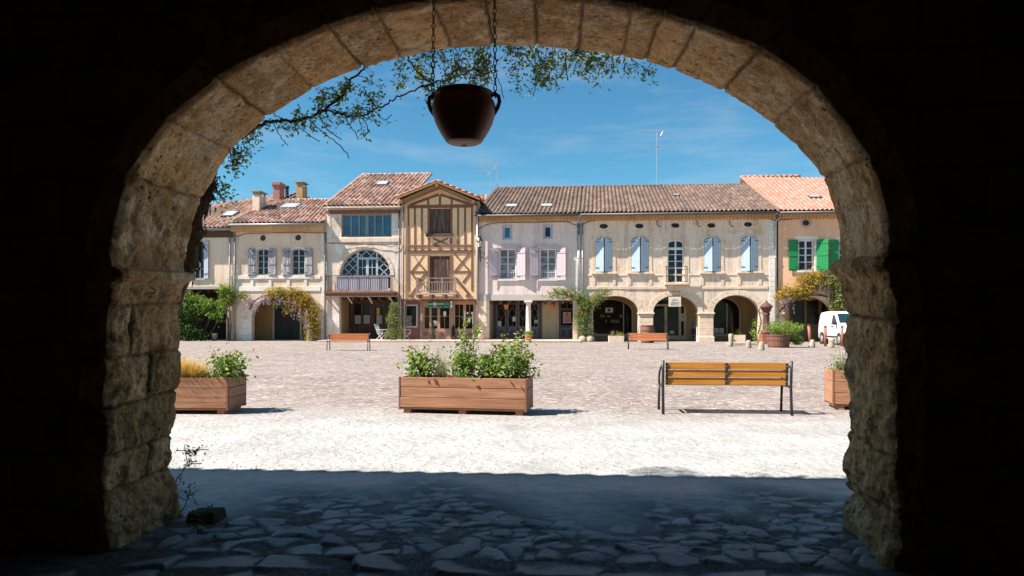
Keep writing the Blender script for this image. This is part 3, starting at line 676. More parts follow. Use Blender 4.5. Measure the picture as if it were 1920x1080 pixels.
# ------------------------------------------------------------------ climbing plant outside the arch
def wpath(pts, Y0, Y1=None, n=10, jit=.01):
    q = [P(a, c, Y0 + ((Y1 - Y0) if Y1 else 0) * i / max(1, len(pts) - 1)) for i, (a, c) in enumerate(pts)]
    out = []
    for i in range(len(q) - 1):
        p0 = q[max(i-1, 0)]; p1 = q[i]; p2 = q[i+1]; p3 = q[min(i+2, len(q)-1)]
        for k in range(n):
            t = k / n
            v = .5 * ((2*p1) + (p2-p0)*t + (2*p0-5*p1+4*p2-p3)*t*t + (3*p1-p0-3*p2+p3)*t**3)
            out.append(v + Vector((random.uniform(-jit, jit), random.uniform(-jit, jit), random.uniform(-jit, jit))))
    out.append(q[-1]); return out
def climber():
    Y = 4.72
    t = thing('climbing_vine', 'leafy vine with bare twigs draped over outside of the arch', 'vine', (P(390, 400, Y).x, Y, 0))
    st = MB(); lv = []; dr = []
    def spread(path, dens, rad, lo=0.0):
        for i, p in enumerate(path):
            if i / len(path) < lo: continue
            for _ in range(np.random.default_rng(int(abs(p.x*1e5)) % 99991).poisson(dens)):
                o = Vector((random.gauss(0, rad), random.gauss(0, rad * .7), random.gauss(0, rad))); lv.append(p + o)
    def twig(p, d, ln, depth, dens):
        pts = [p]; d = d.normalized()
        for k in range(5):
            d = (d + Vector((random.uniform(-.35, .35), random.uniform(-.25, .25), random.uniform(-.38, .25)))).normalized(); pts.append(pts[-1] + d * ln / 5)
        st.tube(pts, [.0024 * (depth + .6) * (1 - .13 * k) for k in range(6)], 4)
        spread(pts[1:], dens * 1.8, .026)
        if depth > 0:
            for k in (2, 3, 4, 5):
                if random.random() < .7: twig(pts[k], d + Vector((random.uniform(-1, 1), random.uniform(-.6, .6), random.uniform(-1, .6))), ln * .55, depth - 1, dens)
    trunk = wpath([(352, 510), (362, 470), (368, 420), (382, 380), (398, 340), (400, 300), (430, 270)], Y - .1, Y, 8, .012)
    st.tube([P(300, 700, 4.6), P(318, 600, 4.6), P(335, 540, 4.65)] + trunk, [.05, .05, .05] + [.048 - .0006 * i for i in range(len(trunk))], 9)
    bm_ = MB()
    for p in trunk:
        for _ in range(9):
            q = p + Vector((random.gauss(0, .028), random.gauss(0, .03), random.gauss(0, .03))); bm_.tube([q, q + Vector((random.gauss(0, .012), 0, -.04))], [.007, .002], 4)
    bm_.build('peeling_bark', M['bark'], t)
    main = wpath([(430, 270), (470, 245), (510, 228), (555, 226), (600, 210), (640, 180), (655, 155), (690, 120)], Y, Y + .1)
    st.tube(main, [.014 - .0001 * i for i in range(len(main))], 7)
    m2 = wpath([(605, 206), (640, 215), (675, 217), (715, 200), (760, 175), (815, 155), (870, 138), (905, 110)], Y + .02, Y + .25)
    st.tube(m2, [.008 - .00005 * i for i in range(len(m2))], 6)
    m3 = wpath([(630, 60), (720, 60), (820, 60), (920, 66), (1020, 74), (1100, 84), (1180, 100)], Y + .1, Y + .3)
    st.tube(m3, .007, 6)
    m4 = wpath([(760, 105), (790, 140), (815, 160)], Y + .1); st.tube(m4, .006, 5)
    for path, n, dens, ln in ((main, 26, .7, .10), (m2, 24, .75, .15), (m3, 64, 1.1, .20)):
        for _ in range(n):
            f = random.random(); p = path[int(f * (len(path) - 1))]
            twig(p, Vector((random.uniform(-.8, .8), random.uniform(-.4, .4), random.uniform(-1., .25) if path is m3 else random.uniform(-.8, .9))), ln * random.uniform(.6, 1.4), 1, dens * (.35 if f < .15 else 1))
    for px, py in ((790,130),(850,110),(860,125),(900,110),(920,115),(830,140),(980,120),(1000,140),(1035,140),(970,150),(1070,125),(1010,110),(760,150),(720,170),(680,175),(640,165),(600,180),(560,215),(700,190),(1110,115),(1140,118),(1222,128),(455,280)):
        p = P(px, py, Y + random.uniform(0, .3)); twig(p + Vector((0, 0, .05)), Vector((random.uniform(-1, 1), 0, -1)), .10, 1, 1.25)
    for pts in ([(575, 221), (615, 255), (640, 275), (655, 297)], [(598, 212), (612, 240), (640, 262)], [(552, 226), (575, 250), (600, 265)], [(512, 228), (525, 255), (540, 272)], [(700, 205), (720, 225), (735, 215)], [(910, 120), (935, 150), (945, 185)], [(985, 100), (1005, 140), (1000, 180)], [(1060, 110), (1065, 150)], [(1170, 110), (1172, 135)], [(640, 215), (660, 240), (672, 262)], [(675, 217), (690, 240), (685, 255)]):
        st.tube(wpath(pts, Y + .1, None, 6, .006), .0035, 4)
    for px, py in ((432, 295), (452, 275)): twig(P(px, py, Y), Vector((.3, 0, -1)), .09, 1, 1.6)
    for px, py in ((392, 362), (398, 375)): twig(P(px, py, Y), Vector((1, 0, .3)), .12, 1, 1.1)
    # unseen tuft added over the eaves to cast the bump in the roof shadow
    cl = P(1228, 888, 1); sx = G(1228, 886).x - (LX / LZ) * EZ
    for _ in range(1300):
        a = random.uniform(-1, 1); lv.append(Vector((sx + a * .27 + random.gauss(0, .02), EYO + .02 + random.uniform(-.3, .36) * math.sqrt(max(0, 1 - a * a * .8)), EZ + random.uniform(-.02, .22))))
    st.build('stem', M['bark'], t, True)
    leaf_cloud('leaves', lv, .035, M['vineleaf'], t, asp=.5, droop=.4)
climber()
# ------------------------------------------------------------------ houses across the square
HY = 44.0
def fp(px, py, Y=HY): q = P(px, py, Y); return (q.x, q.z)
class R_:
    """rectangle on a facade plane from pixel corners (level edges)"""
    def __init__(s, a, c, d, e, Y=HY):
        m = (a + d) / 2; s.x0 = P(a, c, Y).x; s.x1 = P(d, e, Y).x; s.z1 = P(m, c, Y).z; s.z0 = max(0.0, P(m, e, Y).z); s.Y = Y
    def poly(s): return [(s.x0, s.z0), (s.x1, s.z0), (s.x1, s.z1), (s.x0, s.z1)]
    def seg(s, rise, n=10):
        """rectangle with a shallow arched head"""
        cx = (s.x0 + s.x1) / 2; hw = (s.x1 - s.x0) / 2
        return [(s.x0, s.z0), (s.x1, s.z0)] + [(cx + hw * math.cos(a), s.z1 - rise + rise * math.sin(a)) for a in np.linspace(0, math.pi, n)]
    def shrink(s, d):
        o = R_.__new__(R_); o.x0, o.x1, o.z0, o.z1, o.Y = s.x0 + d, s.x1 - d, s.z0 + d, s.z1 - d, s.Y; return o
def arch(px0, px1, pspring, ptop, Y=HY, n=28):
    x0 = P(px0, pspring, Y).x; x1 = P(px1, pspring, Y).x; m = (px0 + px1) / 2
    zs, ztp = P(m, pspring, Y).z, P(m, ptop, Y).z; cx, hw = (x0 + x1) / 2, (x1 - x0) / 2
    return [(x0, -.1), (x1, -.1)] + [(cx + hw * math.cos(a), zs + (ztp - zs) * math.sin(a)) for a in np.linspace(0, math.pi, n)]
def ell(px, py, rx, ry, Y=HY, n=20):
    c = P(px, py, Y); k = mpp(px, Y); return [(c.x + rx*k*math.cos(a), c.z + ry*k*math.sin(a)) for a in np.linspace(0, 2*math.pi, n, endpoint=False)]
def grow(poly, d):
    cx = sum(a for a, _ in poly) / len(poly); cz = sum(c for _, c in poly) / len(poly)
    xs = [a for a, _ in poly]; zs = [c for _, c in poly]; sx = (max(xs) - min(xs)) / 2; sz = (max(zs) - min(zs)) / 2
    return [((a - cx) * (sx + d) / sx + cx, (c - cz) * (sz + d) / sz + cz) for a, c in poly]
def window(parent, r, Y, cols, rows, mat, glass='glass', fw=.06, mw=.032, depth=.18, rise=0, sill=None, name='window', label=None):
    m = MB(); y = Y + depth; o = r.seg(rise) if rise else r.poly(); q = r.shrink(fw); inn = q.seg(rise) if rise else q.poly()
    m.slab(o, [inn], y, y + .06)
    for i in range(1, cols):
        x = q.x0 + (q.x1 - q.x0) * i / cols; w = mw * (2.2 if cols % 2 == 0 and i == cols // 2 else 1)
        m.box(x - w/2, x + w/2, y - (.006 if w > mw else 0), y + .045, q.z0, q.z1 - (.0 if not rise else 0.003))
    for i in range(1, rows):
        z = q.z0 + (q.z1 - q.z0) * i / rows; m.box(q.x0, q.x1, y + .004, y + .05, z - mw/2, z + mw/2)
    f = m.build(name, M[mat], parent)
    if label: f['label'] = label
    MB().slab(o, [], y + .064, y + .075).build('pane', M[glass], f)
    if sill:
        MB().box(r.x0 - .12, r.x1 + .12, Y - .09, Y + .16, r.z0 - .12, r.z0 - .003).build('sill', M[sill], f)
    return f
def leaf_shutter(parent, x_h, x_e, z0, z1, Y, mat, ang=0, planks=4, battens=(.15, .85), rise_h=0, rise_e=0, label=None, back=False):
    """one shutter leaf hinged at x_h on plane Y, its free edge towards x_e, swung out by ang"""
    w = abs(x_e - x_h); sg = 1 if x_e > x_h else -1; ca, sa = math.cos(ang), math.sin(ang); Wd = w / max(ca, .3)
    fn = lambda a, b, t: (x_h + sg * (a * ca - t * sa * 0) , Y - .03 - a * sa - t, b)
    m = MB()
    for i in range(planks):
        a0 = Wd * i / planks + .004; a1 = Wd * (i + 1) / planks - .004
        t0 = z1 - rise_h + (rise_h - rise_e) * a0 / Wd; t1 = z1 - rise_h + (rise_h - rise_e) * a1 / Wd
        m.prism([(a0, z0), (a1, z0), (a1, t1), (a0, t0)], fn, 0, .03)
    for f in battens:
        z = z0 + (z1 - z0) * f; m.prism([(.02, z - .055), (Wd - .02, z - .055), (Wd - .02, z + .055), (.02, z + .055)], fn, .032, .055)
    o = m.build('shutter', M[mat], parent)
    for f in (.12, .88):
        h = MB(); z = z0 + (z1 - z0) * f; h.prism([(-.03, z - .02), (.2, z - .02), (.2, z + .02), (-.03, z + .02)], fn, .056, .064)
        h.build('hinge', M['iron'], o)
    if label: o['label'] = label
    return o
def gutter(parent, x0, x1, Y, z, mat='darkzinc'):
    m = MB(); m.tube([(x0, Y, z), (x1, Y, z)], .075, 10); m.build('gutter', M[mat], parent, True)
def downpipe(parent, x, Y, z0, z1, mat='zinc', r=.05, kick=None):
    pts = [(x, Y, z0), (x, Y, z1)]
    if kick: pts += [(x + kick, Y - .25, z1 + .25)]
    m = MB(); m.tube(pts, r, 8)
    for f in (.12, .4, .7, .95): m.tube([(x, Y, z0 + (z1 - z0) * f), (x, Y, z0 + (z1 - z0) * f + .05)], r * 1.35, 8)
    m.build('downpipe', M[mat], parent, True)
def genoise(parent, x0, x1, Y, z_top, h, mat='genoise'):
    """cornice of two courses of upturned half tiles"""
    m = MB(); m.box(x0, x1, Y - .16, Y - .001, z_top - h, z_top - h/2 - .02); m.box(x0, x1, Y - .34, Y - .001, z_top - h/2, z_top)
    n = int((x1 - x0) / .21)
    for row, (yo, zz) in enumerate(((.36, z_top - h/2), (.18, z_top - h + .0))):
        for i in range(n):
            x = x0 + (x1 - x0) * (i + .5 + .0 * row) / n
            m.tube([(x, Y - yo, zz - .0), (x, Y - yo + .16, zz)], .085, 7)
    return m.build('cornice', M[mat], parent)
def quoin(parent, x0, x1, z0, z1, Y, mat='stonetrim', out=.02):
    m = MB(); z = z0; k = 0
    while z < z1 - .15:
        h = random.uniform(.28, .42); e = min(z + h, z1); j = random.uniform(-.03, .03)
        m.box(x0 + (j if k % 2 else 0), x1 + (0 if k % 2 else j), Y - out - random.uniform(0, .006), Y - .001, z, e - .012); z = e; k += 1
    return m.build('quoin', M[mat], parent, bevel=.01)
def skylight(parent, px, py, w, h, e0, r0, label=None):
    """roof window lying on the slope through e0 (eave) and r0 (ridge)"""
    e0 = Vector(e0); r0 = Vector(r0); s = (r0.z - e0.z) / (r0.y - e0.y)
    a, b_, c = dirn(px, py); t = (e0.z - s * e0.y - CAMZ) / (c - s * b_); p = Vector((a*t, b_*t, CAMZ + c*t))
    d = Vector((0, 1, s)).normalized(); n = Vector((0, -s, 1)).normalized(); x = Vector((1, 0, 0))
    m = MB(); g = MB()
    for mb, hw, hh, lo, hi in ((m, w/2, h/2, -.02, .13), (g, w/2 - .09, h/2 - .09, .131, .14)):
        v = [p + x*(sx*hw) + d*(sy*hh) + n*q for q in (lo, hi) for sx, sy in ((-1,-1),(1,-1),(1,1),(-1,1))]
        mb.add(v, [(3,2,1,0),(4,5,6,7),(0,1,5,4),(1,2,6,5),(2,3,7,6),(3,0,4,7)])
    f = m.build('roof_window', M['darkzinc'], parent); g.build('pane', M['skyglass'], f)
    return f
M['skyglass'] = glassmat('pale_roof_glass', (.40, .43, .45), .12, .6, False)
def chimney(parent, px0, px1, ptop, pbase, Y, mat, depth=.9, cap='slab', pot=False):
    x0, x1 = P(px0, ptop, Y).x, P(px1, ptop, Y).x; zt, zb = P(px0, ptop, Y).z, P(px0, pbase, Y).z - .9
    m = MB(); m.box(x0, x1, Y, Y + depth, zb, zt)
    c = m.build('chimney', M[mat], parent)
    k = MB()
    if cap == 'slab':
        for sx in (x0 + .03, x1 - .13):
            for sy in (Y + .03, Y + depth - .13): k.box(sx, sx + .1, sy, sy + .1, zt + .002, zt + .24)
        k.box((x0+x1)/2 - .05, (x0+x1)/2 + .05, Y + .03, Y + .13, zt + .002, zt + .24)
        k.box(x0 - .1, x1 + .1, Y - .1, Y + depth + .1, zt + .242, zt + .31)
    else:
        for i, g in enumerate((.05, .10, .06)): k.box(x0 - g, x1 + g, Y - g, Y + depth + g, zt + .002 + i * .12 - .36 * (0), zt + .11 + i * .12)
    k.build('chimney_cap', M['rock' if cap == 'slab' else mat], c)
    return c
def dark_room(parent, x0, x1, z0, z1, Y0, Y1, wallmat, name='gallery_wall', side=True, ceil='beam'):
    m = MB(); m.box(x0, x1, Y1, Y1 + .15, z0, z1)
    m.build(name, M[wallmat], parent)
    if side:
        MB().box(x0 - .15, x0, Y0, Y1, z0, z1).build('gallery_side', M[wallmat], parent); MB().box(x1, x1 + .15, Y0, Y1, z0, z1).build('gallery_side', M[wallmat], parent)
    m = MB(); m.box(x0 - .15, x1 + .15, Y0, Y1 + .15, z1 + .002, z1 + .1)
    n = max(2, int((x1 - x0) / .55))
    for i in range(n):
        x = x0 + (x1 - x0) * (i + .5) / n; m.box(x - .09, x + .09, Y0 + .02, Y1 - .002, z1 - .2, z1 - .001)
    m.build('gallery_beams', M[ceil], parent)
def voussoirs(parent, px0, px1, psp, ptop, wd, Y=HY, mat='stonetrim', n=11, label=None):
    x0 = P(px0, psp, Y).x; x1 = P(px1, psp, Y).x; mm = (px0 + px1) / 2
    zs, zt = P(mm, psp, Y).z, P(mm, ptop, Y).z; cx, hw, hh = (x0 + x1) / 2, (x1 - x0) / 2, zt - zs
    m = MB()
    for i in range(n):
        a0, a1 = math.pi * i / n + .008, math.pi * (i + 1) / n - .008; w = wd * (1.25 if i == n // 2 else random.uniform(.9, 1.1))
        poly = [((hw + q) * math.cos(a) + cx, (hh + q) * math.sin(a) + zs) for q, aa in ((.004, (a0, (a0+a1)/2, a1)), (w, (a1, (a0+a1)/2, a0))) for a in aa]
        m.prism(poly, lambda a, b_, t: (a, t, b_), Y - .022 - random.uniform(0, .012), Y - .001)
    return m.build('arch_stones', M[mat], parent, bevel=.008)
def backing(parent, x0, x1, Y, z0, z1, depth=8, mat='whitewash'):
    """side and rear walls so the house is a closed box"""
    m = MB(); m.box(x0, x0 + .2, Y + .42, Y + depth, z0, z1); m.box(x1 - .2, x1, Y + .42, Y + depth, z0, z1); m.box(x0, x1, Y + depth, Y + depth + .2, -.1, z1)
    m.build('rear_walls', M[mat], parent)
def town_house(name, label, px0, px1):
    c = P((px0 + px1) / 2, 640, HY); return thing(name, label, 'house', (c.x, HY, 0))
def front(parent, outline, holes, mat, Y=HY, th=.42):
    return MB().slab(outline, holes, Y, Y + th).build('facade', M[mat], parent)
def pier_block(parent, r, Y0, Y1, mat, name='pier'):
    m = MB(); z = r.z0; 
    while z < r.z1 - .1:
        e = min(z + random.uniform(.3, .5), r.z1); j = random.uniform(0, .012); m.box(r.x0 - j, r.x1 + j, Y0 - j, Y1, z, e - .01); z = e
    return m.build(name, M[mat], parent, bevel=.012)
# ---- A: leftmost house, partly hidden by the arch
hA = town_house('plaster_house', 'cream plaster house behind the leafy vine, at the left edge of the row', 250, 437)
zA = P(400, 430, HY).z; xA0, xA1 = P(225, 430, HY).x, P(437, 430, HY).x - .01
wA = R_(362, 452, 383, 522)
gA = R_(250, 542, 424, 640); gA.z0 = -.1; gA.x1 = P(424, 640, HY).x
w2 = R_(290, 452, 312, 522)
front(hA, [(xA0, 0), (gA.x0, 0), (gA.x0, gA.z1), (gA.x1, gA.z1), (gA.x1, 0), (xA1, 0), (xA1, zA), (xA0, zA)], [wA.poly(), w2.poly()], 'cream')
window(hA, wA, HY, 2, 4, 'winblue', sill='greybeam'); window(hA, w2, HY, 2, 4, 'winblue', sill='greybeam')
for wq in (wA, w2):
    leaf_shutter(hA, wq.x1 + .01, wq.x1 + .33, wq.z0, wq.z1, HY - .02, 'bluegrey_shutter', .15, 3)
    leaf_shutter(hA, wq.x0 - .01, wq.x0 - .33, wq.z0, wq.z1, HY - .02, 'bluegrey_shutter', .15, 3)
MB().box(gA.x0, gA.x1 + .05, HY - .05, HY - .002, gA.z1 - .01, gA.z1 + .17).build('lintel_beam', M['greybeam'], hA)
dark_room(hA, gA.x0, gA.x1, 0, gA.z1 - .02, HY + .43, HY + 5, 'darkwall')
MB().box(xA0, xA1, HY - .08, HY - .002, zA - .55, zA - .12).build('eave_board', M['beam'], hA)
eA = [(xA0 - .2, HY - .5, zA), (xA1, HY - .5, zA)]
rA = [P(300, 408, HY + 4), P(521, 367, HY + 6.5)]
roof(hA, eA[0], eA[1], (rA[1].x - 14, HY + 6.5, rA[1].z - 1.6), rA[1], M['roof_red'])
gutter(hA, xA0, xA1, HY - .55, zA - .06, 'zinc'); downpipe(hA, P(432, 500, HY).x, HY - .1, .0, zA - .3)
quoin(hA, P(424.5, 600, HY).x, xA1 - .04, 0, gA.z1 + .9, HY, 'stonetrim')
skylight(hA, 432, 403, .9, 1.1, eA[1], rA[1])
backing(hA, xA0, xA1, HY, -.1, zA, 6.5)
# ---- B: cream house with two shuttered windows and the wisteria arch
hB = town_house('plaster_house', 'cream house with worn grey shutters above a wisteria covered arch', 437, 613)
xB0, xB1 = P(437, 430, HY).x, P(612.5, 430, HY).x; zB = P(525, 424, HY).z
bw = [R_(481, 466, 503, 515), R_(546, 466, 571, 515)]; ab = arch(472, 575, 597, 553)
ocs = [ell(493, 446, 5.6, 5.6), ell(559, 445.5, 5.8, 5.6)]
mid = P(500, 576, HY).z
front(hB, [(xB0, 0), ab[0], *ab[:1:-1], ab[1], (xB1, 0), (xB1, zB), (xB0, zB)], [r.seg(.13) for r in bw] + ocs, 'cream')
for i, r in enumerate(bw):
    window(hB, r, HY, 2, 4, 'winblue', rise=.13, depth=.2)
    o = grow(r.seg(.13), .22); MB().slab([(a, max(c, r.z0)) for a, c in o], [r.seg(.13)], HY - .022, HY - .001).build('window_surround', M['whitetrim'], hB)
    leaf_shutter(hB, r.x0 - .05, r.x0 - .55, r.z0 - .1, r.z1, HY - .03, 'oldshutter', .05, 3, (.08, .44, .82)); leaf_shutter(hB, r.x1 + .05, r.x1 + .55, r.z0 - .1, r.z1, HY - .03, 'oldshutter', .05, 3, (.08, .44, .82))
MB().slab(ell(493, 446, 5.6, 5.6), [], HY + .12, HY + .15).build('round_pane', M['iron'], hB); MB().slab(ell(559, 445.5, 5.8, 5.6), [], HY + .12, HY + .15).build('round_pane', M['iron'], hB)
z1, z2, z3, z4 = P(525, 516.5, HY).z, P(525, 523, HY).z, P(525, 537, HY).z, P(525, 546, HY).z
m = MB(); m.box(xB0 + .05, xB1 - .4, HY - .07, HY - .001, z2, z1); m.box(xB0 + .05, xB1 - .4, HY - .05, HY - .001, z4, z3)
for px in (473, 507, 541, 573): 
    x = P(px, 530, HY).x; m.box(x - .1, x + .1, HY - .045, HY - .001, z3 + .002, z2 - .002)
m.build('string_course', M['whitetrim'], hB, bevel=.01)
quoin(hB, P(602, 600, HY).x, xB1, 0, zB - .4, HY, 'whitetrim')
pier_block(hB, R_(455, 599, 471.5, 640), HY - .03, HY + .43, 'whitetrim'); 
MB().box(P(454, 600, HY).x - .03, P(473, 600, HY).x + .02, HY - .07, HY + .3, P(464, 599, HY).z, P(464, 596.5, HY).z).build('impost_stone', M['whitetrim'], hB)
voussoirs(hB, 472, 575, 597, 553, .26, mat='whitetrim')
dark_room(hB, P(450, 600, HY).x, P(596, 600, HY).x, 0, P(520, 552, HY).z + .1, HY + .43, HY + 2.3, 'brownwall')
d = R_(515, 566, 563, 637, HY + 2.25); d.z0 = .02
m = MB(); nB = 7
for i in range(nB): m.box(d.x0 + (d.x1 - d.x0) * i / nB + .006, d.x0 + (d.x1 - d.x0) * (i + 1) / nB - .006, HY + 2.2, HY + 2.25, d.z0, d.z1)
dd = m.build('door', M['door_black'], hB); 
MB().slab(grow(d.poly(), .12), [d.poly()], HY + 2.18, HY + 2.28).build('door_frame', M['stonetrim'], dd)
MB().box(xB0, xB1 - .1, HY - .4, HY - .001, P(525, 434, HY).z, P(525, 423.5, HY).z).build('cornice', M['genoise'], hB, bevel=.03)
eB = [(xB0 - .1, HY - .55, P(525, 421, HY).z), (xB1, HY - .55, P(525, 421, HY).z)]; rB = [P(507, 375.5, HY + 5.4), P(618, 375, HY + 5.4)]
rB[1].x = P(640, 375, HY + 5.4).x
roof(hB, eB[0], eB[1], rB[0], rB[1], M['roof_red']); ridge(hB, rB[0], rB[1], M['roof_red']); ridge(hB, eB[0], rB[0], M['roof_red'])
gutter(hB, xB0, xB1, HY - .6, eB[0][2] - .07, 'zinc')
downpipe(hB, P(441, 500, HY).x, HY - .1, 0, eB[0][2] - .5); downpipe(hB, P(610.5, 500, HY).x, HY - .1, 0, eB[0][2] - .5, 'darkzinc')
skylight(hB, 545, 388, 1.25, 1.3, eB[1], rB[1])
chimney(hB, 473, 486.5, 366, 398, HY + 2.3, 'cream', 1.1); chimney(hB, 512, 524, 350, 376, HY + 5.2, 'brick', .9, 'brick'); chimney(hB, 555, 567, 348, 374, HY + 6.2, 'brownwall', 1.0)
backing(hB, xB0, xB1, HY, -.1, zB, 8)
rb2 = thing('roof_behind', 'small tiled roof peak rising behind the cream wisteria house', 'roof', tuple(P(555, 375, HY + 9)))
roof(rb2, P(518, 380, HY + 7.5), P(556, 362, HY + 7.5), P(520, 372, HY + 10), P(556, 361, HY + 10), M['roof_red']); roof(rb2, P(556, 361.5, HY + 7.5), P(594, 378, HY + 7.5), P(556, 361, HY + 10), P(592, 376, HY + 10), M['roof_red'])
m = MB(); m.prism([(P(520, 380, HY+7.5).x, 6), (P(594, 380, HY+7.5).x, 6), (P(594, 380, HY+7.5).x, P(594, 379, HY+7.5).z), (P(556, 363, HY+7.5).x, P(556, 364, HY+7.5).z), (P(520, 380, HY+7.5).x, P(520, 381, HY+7.5).z)], lambda a, c, t: (a, t, c), HY + 7.6, HY + 9.8); m.build('gable', M['brownwall'], rb2)
m = MB(); q = P(538, 352, HY + 8); m.tube([q - Vector((0, 0, 1)), q], .14, 10); m.tube([q, q + Vector((0, 0, .12))], .19, 10); m.build('flue', M['iron'], rb2)
# ---- C: tall white house with fan window
hC = town_house('plaster_house', 'tall weathered white house with half round fan window over long balcony', 613, 752)
xC0, xC1 = P(613, 430, HY).x, P(751.5, 430, HY).x; zC = P(683, 389, HY).z
top = R_(640, 401, 734, 444); fan = [(P(637, 545, HY).x, P(683, 545, HY).z), (P(733, 545, HY).x, P(683, 545, HY).z)] + arch(637, 733, 517, 467)[2:]
gC = R_(636, 556, 746, 640); gC.z0 = 0
front(hC, [(xC0, 0), (gC.x0, 0), (gC.x0, gC.z1), (gC.x1, gC.z1), (gC.x1, 0), (xC1, 0), (xC1, zC), (xC0, zC)], [top.poly(), fan], 'whitewash')
window(hC, top, HY, 6, 1, 'wingrey', 'glassblue', .09, .10, .16)
voussoirs(hC, 637, 733, 517, 467, .22, mat='stonetrim', n=15)
m = MB(); y = HY + .22; Zp = lambda py: P(685, py, HY).z; Xp = lambda px: P(px, 500, HY).x
cxF = Xp(685); 
m.slab(fan, [grow(fan, -.10)], y, y + .06)
zb = Zp(517)
for px in (669, 705): m.box(Xp(px) - .06, Xp(px) + .06, y - .005, y + .05, zb, Zp(470.5))
m.box(Xp(669), Xp(705), y - .003, y + .05, Zp(486), Zp(482)); m.box(Xp(687) - .09, Xp(687) + .09, y - .008, y + .05, zb, Zp(486))
for px in (678, 696): m.box(Xp(px) - .02, Xp(px) + .02, y, y + .04, zb, Zp(486))
m.box(Xp(671), Xp(703), y + .002, y + .04, Zp(501) - .02, Zp(501) + .02); m.box(Xp(637), Xp(733), y - .01, y + .05, zb - .05, zb + .02)
hw, hh = (fan[1][0] - fan[0][0]) / 2, Zp(467) - zb
def inside(x, z): return ((x - cxF) / hw) ** 2 + (max(0, z - zb) / hh) ** 2 < .97 and z >= zb - .01
def lattice(x0, x1, z0, z1, step, off):
    for sg in (1, -1):
        c = -6.0 + off
        while c < 6:
            run = None
            for i in range(161):
                x = x0 + (x1 - x0) * i / 160; z = zb + c + sg * (x - cxF) * .95
                ok = z0 <= z <= z1 and inside(x, z)
                if ok and run is None: run = (x, z)
                if run and (not ok or i == 160):
                    if abs(x - run[0]) > .06: m.bar((run[0], y + .015, run[1]), (x, y + .015, zb + c + sg * (x - cxF) * .95), .05, .035, (0, 1, 0))
                    run = None
            c += step
lattice(Xp(639), Xp(669), zb, Zp(468), .56, .1); lattice(Xp(705), Xp(733), zb, Zp(468), .56, .1); lattice(Xp(669), Xp(705), Zp(482), Zp(468), .62, .2)
fw_ = m.build('fan_window', M['winblue'], hC)
MB().slab(fan, [], y + .062, y + .075).build('pane', M['glass'], fw_)
bz0, bz1 = Zp(547), Zp(518); by = HY - .75
m = MB()
for i in range(26):
    x = Xp(638) + (Xp(733) - Xp(638)) * i / 26; m.box(x, x + (Xp(733) - Xp(638)) / 26 - .012, by + .04, by + .055, bz0 + .08, bz1 - .03)
m.build('balcony_panel', M['lilac'], hC)
m = MB(); m.tube([(Xp(617), by, bz1), (Xp(737), by, bz1)], .022, 6); m.tube([(Xp(617), by, bz0 + .06), (Xp(737), by, bz0 + .06)], .018, 6)
for i in range(37):
    x = Xp(617) + (Xp(737) - Xp(617)) * i / 36; m.tube([(x, by, bz0), (x, by, bz1)], .018 if i % 6 == 0 else .010, 5)
for x in (Xp(617), Xp(737)):
    m.tube([(x, by, bz1), (x, HY, bz1)], .02, 6); m.tube([(x, by, bz0 + .06), (x, HY, bz0 + .06)], .018, 6)
    for k in range(1, 5): m.tube([(x, by + .15*k, bz0), (x, by + .15*k, bz1)], .01, 5)
m.build('balcony_railing', M['rust'], hC)
m = MB(); m.box(Xp(615), Xp(745), HY - .85, HY - .002, bz0 - .12, bz0 - .002); m.box(Xp(616), Xp(746), HY - .78, HY - .7, bz0 - .30, bz0 - .122)
for i in range(12): x = Xp(620) + (Xp(742) - Xp(620)) * i / 11; m.box(x - .06, x + .06, HY - .69, HY - .003, bz0 - .29, bz0 - .121)
m.build('balcony_floor', M['timber'], hC)
m = MB()
for px in (617, 657, 695, 734): m.bar((Xp(px), HY - .72, bz0 - .3), (Xp(px) + .12, HY - .02, bz0 - .75), .07, .09)
m.build('balcony_bracket', M['greybeam'], hC)
m = MB(); m.box(xC0 + .02, xC1 - .02, HY - .06, HY - .001, Zp(454), Zp(446)); m.build('string_course', M['stonetrim'], hC, bevel=.015)
quoin(hC, xC0 + .02, P(620, 500, HY).x, Zp(446), zC - .3, HY, 'whitetrim'); quoin(hC, P(735, 500, HY).x, xC1 - .03, Zp(446), zC - .3, HY, 'whitetrim')
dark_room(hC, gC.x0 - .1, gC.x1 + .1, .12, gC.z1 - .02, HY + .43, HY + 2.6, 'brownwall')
Yd = HY + 2.45; dC = R_(654, 566, 752, 640, Yd); dC.z0 = .13
m = MB(); m.slab(dC.poly(), [R_(664, 570, 677, 608, Yd).poly(), R_(681, 570, 694, 608, Yd).poly(), R_(703, 574, 718, 608, Yd).poly()], Yd, Yd + .08)
for a in (654, 661, 697, 722): m.box(P(a, 600, Yd).x, P(a + 3, 600, Yd).x, Yd - .04, Yd - .001, .13, dC.z1)
fr = m.build('shop_front', M['door_dark'], hC); MB().box(dC.x0, dC.x1, Yd + .082, Yd + .1, .13, dC.z1).build('pane', M['glassshop'], fr)
for a, c in ((664, 677), (681, 694), (705, 717)):
    r = R_(a, 591, c, 607, Yd); MB().box(r.x0 + .03, r.x1 - .03, Yd + .02, Yd + .03, r.z0, r.z1).build('lace_curtain', M['greybeam'], fr)
r = R_(706.5, 577, 712, 590, Yd); MB().box(r.x0, r.x1, Yd - .02, Yd - .01, r.z0, r.z1).build('poster', M['yellowposter'] if 'yellowposter' in M else M['ochre'], fr)
eC = [(xC0 - .12, HY - .5, P(683, 388.5, HY).z), (xC1 + .25, HY - .5, P(683, 388.5, HY).z)]; rC = [P(679, 328, HY + 6.8), P(809, 326, HY + 6.8)]
rC[1].z = rC[0].z; xv = rC[1].x
